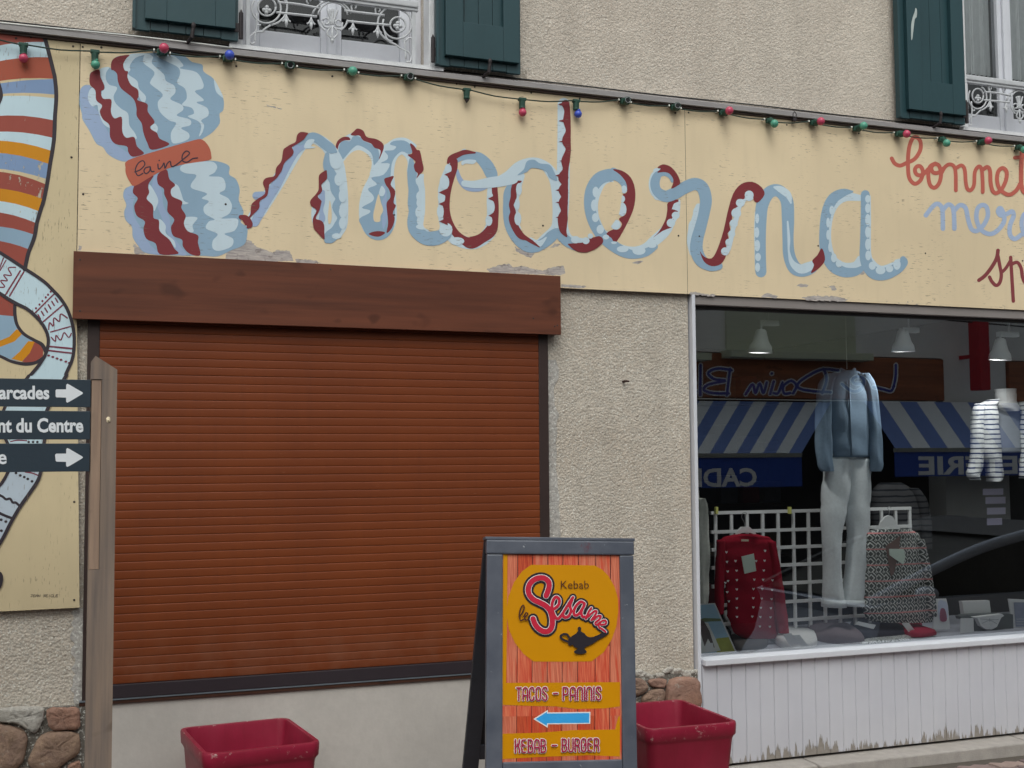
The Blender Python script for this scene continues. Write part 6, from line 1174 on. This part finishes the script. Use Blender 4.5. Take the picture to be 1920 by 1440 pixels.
for (txt, x0, x1, y0, y1, h_) in (('TACOS', 440, 818, 316, 312, 152), ('PANINIS', 1000, 1466, 312, 308, 152), ('KEBAB', 425, 800, 942, 938, 152), ('BURGER', 988, 1438, 932, 926, 150)):
    for (c, x, y, sc_) in words(txt, x0, x1, y0, y1, h_): ALL += [[(x + px * sc_, y + py * h_) for px, py in st_] for st_ in GL[c]]
ALL += [[(882, 386), (930, 385)], [(868, 1010), (918, 1009)]]
for L_ in ALL: P.line(6, L_, 33, sub=3)
P.h += .0002
for L_ in ALL: P.line(8, L_, 19, sub=3)
P.out('lettering', ab)
# ================================================================ ACROSS THE STREET (seen mirrored in the shop window)
YO = -10.0
op = thing('opposite_building', 'pale building across the street seen mirrored in the shop window', 'building', (10, YO, -.9))
m_ow = plain('opposite_render', (.84, .84, .81, 1), .9, .05, 2, bd=0)
def mz(px, py, Y=YO): return MR(px, py, Y)
zf1, zf0 = mz(1500, 667).z, mz(1500, 748).z; xf = mz(1765, 700).x
b = B(); b.box(-12, 40, YO - .4, YO, zf1 + .02, 5.7); b.box(xf + .02, xf + 1.3, YO - .4, YO, -1, zf1 + .02); b.out('wall', m_ow, op)
b = B(); b.box(-12, xf, YO - .2, YO + .06, zf0, zf1, bev=.01); b.box(xf + 1.32, 40, YO - .2, YO + .06, zf0, zf1 + .0, bev=.01); b.out('timber_fascia', wood('orange_timber', C(128, 78, 52), C(104, 62, 44), 'x', .3), op)
b = B(); b.box(-12, 40, YO - .6, YO - .41, -1, zf0); b.out('dark_shopfront', plain('dark_shopfront', C(34, 34, 36), .4, .2, 2), op)
m_os = plain('opposite_shutter', C(166, 170, 150), .6, .06, 4, (1, 1, 10))
for (x0, x1) in ((1360, 1600), (1100, 1300)):
    a, c = mz(x1, 600), mz(x0, 658); b = B(); b.box(min(a.x, c.x), max(a.x, c.x), YO, YO + .05, c.z, c.z + 2.2, bev=.01); b.box(min(a.x, c.x) - .1, max(a.x, c.x) + .1, YO, YO + .35, c.z - .12, c.z - .01, bev=.01); b.out('window_shutter', m_os, op)
a = mz(1802, 700); b = B(); b.box(a.x - .10, a.x + .10, YO + .3, YO + .55, mz(1802, 735).z, mz(1802, 735).z + 3.4, bev=.02); b.box(a.x - .03, a.x + .03, YO, YO + .3, 3.2, 3.26); b.out('hanging_banner', plain('banner_red', C(150, 32, 42), .6, .08), op)
blue_ = [plain('script_blue', C(58, 62, 130), .4, .05), plain('script_halo', C(190, 196, 220), .4, .05)]
P = Paint(lambda x, y, h: MR(x, y, YO + .065 + h), F12, blue_); SCR = [[(1188, 440), (1186, 510), (1165, 585), (1120, 580), (1060, 565)], [(1000, 545), (955, 545), (940, 522), (975, 505), (1005, 525), (990, 575), (940, 590), (880, 548)], [(775, 462), (792, 520), (768, 600)], [(860, 472), (770, 465), (690, 500), (630, 545), (640, 575), (720, 590), (815, 595)], [(600, 602), (620, 560), (590, 530), (545, 560), (550, 602), (585, 600)], [(540, 540), (515, 600), (490, 600)], [(490, 535), (470, 605)], [(480, 488), (478, 490)], [(450, 540), (430, 602), (410, 545), (385, 602), (370, 550), (330, 608)], [(240, 462), (222, 612)], [(250, 470), (170, 460), (115, 485), (150, 520), (215, 530), (120, 550), (90, 580), (140, 600), (232, 602)], [(72, 440), (70, 612)], [(40, 540), (10, 600), (50, 590)]]
for L_ in SCR: P.line(1, L_, 28)
P.h += .004
for L_ in SCR: P.line(0, L_, 15)
P.out('shop_script', op)
m_aw = [plain('awning_blue', C(92, 112, 160), .8, .05), plain('awning_white', C(186, 190, 196), .8, .04)]
def awning(label, x0t, x1t, x0b, x1b, yt, yb, n_, left_open, txt, tx0, tx1, ty0, ty1, vb):
    """top edge on the wall, bottom edge 1 m out; stripes run down the slope"""
    t = thing('awning', label, 'awning', (MR(x0b, yb, YO + 1.1).x, YO, 1.2), 'striped awnings across the street')
    A0, A1 = MR(x0t, yt, YO + .07), MR(x1t, yt, YO + .07); B0, B1 = MR(x0b, yb, YO + 1.1), MR(x1b, yb, YO + 1.1)
    A1.z = A0.z; B1.z = B0.z; V = []; F_ = []; I_ = []
    for k in range(n_ + 1): V += [A0.lerp(A1, k / n_), B0.lerp(B1, k / n_)]
    for k in range(n_): F_.append((2 * k, 2 * k + 2, 2 * k + 3, 2 * k + 1)); I_.append(k % 2)
    mesh('canopy', V, F_, m_aw, t, I_)
    b = B(); b.box(min(B0.x, B1.x), max(B0.x, B1.x), YO + 1.06, YO + 1.12, B0.z - .06, B0.z); b.out('front_bar', plain('bar_grey', C(120, 122, 118), .5, .05), t)
    vz = MR(x0b, vb, YO + 1.1).z; b = B(); b.box(min(B0.x, B1.x), max(B0.x, B1.x), YO + 1.08, YO + 1.10, vz, B0.z - .061); va = b.out('valance', plain('valance_blue', C(40, 66, 140), .7, .06), t)
    yv = YO + 1.10
    a, c, d_ = MR(tx1, ty1, yv), MR(tx0, ty1, yv), MR(tx1, ty0, yv); d_.x = a.x; c.z = a.z
    text_into(txt, 'lettering', [a, c, d_], plain('valance_letter', C(190, 198, 196), .6, .03), va, .004, .03)
awning('blue striped awning mirrored beside the pillar, its valance marked with large letters', 1180, 1558, 1120, 1503, 750, 851, 15, False, 'CADEAUX', 1186, 1419, 877, 912, 918)
awning('blue striped awning mirrored at the right behind the striped cardigan', 1620, 2080, 1678, 2140, 752, 840, 15, True, 'PAPETERIE', 1722, 2010, 854, 887, 894)
cb = thing('overhead_cable', 'dark overhead cables strung along the facade across the street', 'cable', (9, YO + .4, 3.8))
for z_, sg_2 in ((3.95, .25), (4.25, .35)):
    b = B(); b.tube([(2 + 2.2 * k, YO + .4, z_ - sg_2 * math.sin(math.pi * (k % 4) / 4)) for k in range(10)], .012, 5); b.out('cable', plain('cable_black', C(28, 28, 30), .5, .05), cb)
# parked car at the kerb, out of the frame to the right, mirrored low in the glass
YC = -2.3; P1 = MR(1655, 1132, YC); P2 = MR(1920, 1008, YC); dx, dz = P2.x - P1.x, P2.z - P1.z
car = thing('parked_car', 'silver car at the kerb mirrored low at the right of the shop window', 'car', (P1.x + 1, YC - .9, P1.z - .95))
m_car = plain('silver_paint', C(98, 104, 116), .8, .04, 2, bd=0, spec=.6); m_cw = plain('car_window', C(16, 17, 19), .3, .05, bd=0, spec=.15); m_ty = plain('tyre', C(26, 26, 28), .8, .1)
def cp(L, y, ins=0.): return [Vector((P1.x + x, y, P1.z + z)) for x, z in L]
low = [(.02, .0), (-.04, -.14), (-.12, -.40), (-.22, -.52), (-.28, -.64), (-.24, -.74), (2.75, -.74), (2.85, -.5), (2.8, -.1), (2.62, .02), (1.3, .02)]
b = B(); L_ = cat(low, True, 3)
sec = [(0, .93, .0), (.05, 1, 0), (1.65, 1, 0), (1.7, .93, 0)]
def sx_(L_, f_): return [(x + (.8 - x) * (1 - f_), z) for x, z in L_]
V = []; n_ = len(L_)
for (dy, f_, _) in sec: V += cp(sx_(L_, .985 if f_ < 1 else 1), YC - dy)
b.add(V, [(a * n_ + k, a * n_ + (k + 1) % n_, (a + 1) * n_ + (k + 1) % n_, (a + 1) * n_ + k) for a in range(3) for k in range(n_)] + [tuple(range(n_)), tuple(range(3 * n_, 4 * n_))[::-1]])
b.out('body', m_car, car, smooth=False)
gh = [(-.05, .0), (dx * .35, dz * .45), (dx * .7, dz * .80), (dx, dz), (dx + .45, dz + .07), (dx + .9, dz + .04), (2.35, .42), (2.7, .0)]
Q = cat(gh, False, 4); n_ = len(Q); V = cp(Q, YC - .10) + cp(Q, YC - 1.6); b = B(); b.add(V, [tuple(range(n_)), tuple(range(n_, 2 * n_))[::-1]] + [(k, k + 1, n_ + k + 1, n_ + k) for k in range(n_ - 1)]); b.out('windows', m_cw, car)
b = B(); b.tube(cp(Q, YC - .085), .045, 8)
nr = [k for k, q in enumerate(Q) if dx * .9 < q[0] < 2.2]; V = cp([Q[k] for k in nr], YC - .09) + cp([Q[k] for k in nr], YC - 1.61); V = [v + Vector((0, 0, .03)) for v in V]; q_ = len(nr); b2 = B(); b2.add(V, [(k, k + 1, q_ + k + 1, q_ + k) for k in range(q_ - 1)]); b2.tube(cp(Q, YC - 1.615), .038, 8); b2.out('roof', plain('dark_roof', C(30, 32, 36), .5, .05, bd=0, spec=.2), car)
b.out('roof_frame', m_car, car, smooth=True)
b = B(); q_ = Vector((P1.x + .35, YC + .09, P1.z + .07)); b.ball(q_, .09, seg=12, rings=8, sc=(1.1, .9, .65)); b.tube([q_, q_ + Vector((0, -.12, -.05))], .02, 6); b.out('mirror', m_car, car, smooth=True)
for wx in (.12, 2.05):
    b = B(); b.lathe((P1.x + wx, YC + .005, P1.z - .66), (0, -1, 0), [(0, .2), (.0, .29), (.03, .31), (.18, .31), (.2, .29)], 24); wo_ = b.out('wheel', m_ty, car); b = B(); b.lathe((P1.x + wx, YC + .012, P1.z - .66), (0, -1, 0), [(0, .05), (.004, .19), (.02, .2)], 16); b.out('rim', plain('rim', C(140, 142, 146), .3, .05), wo_)
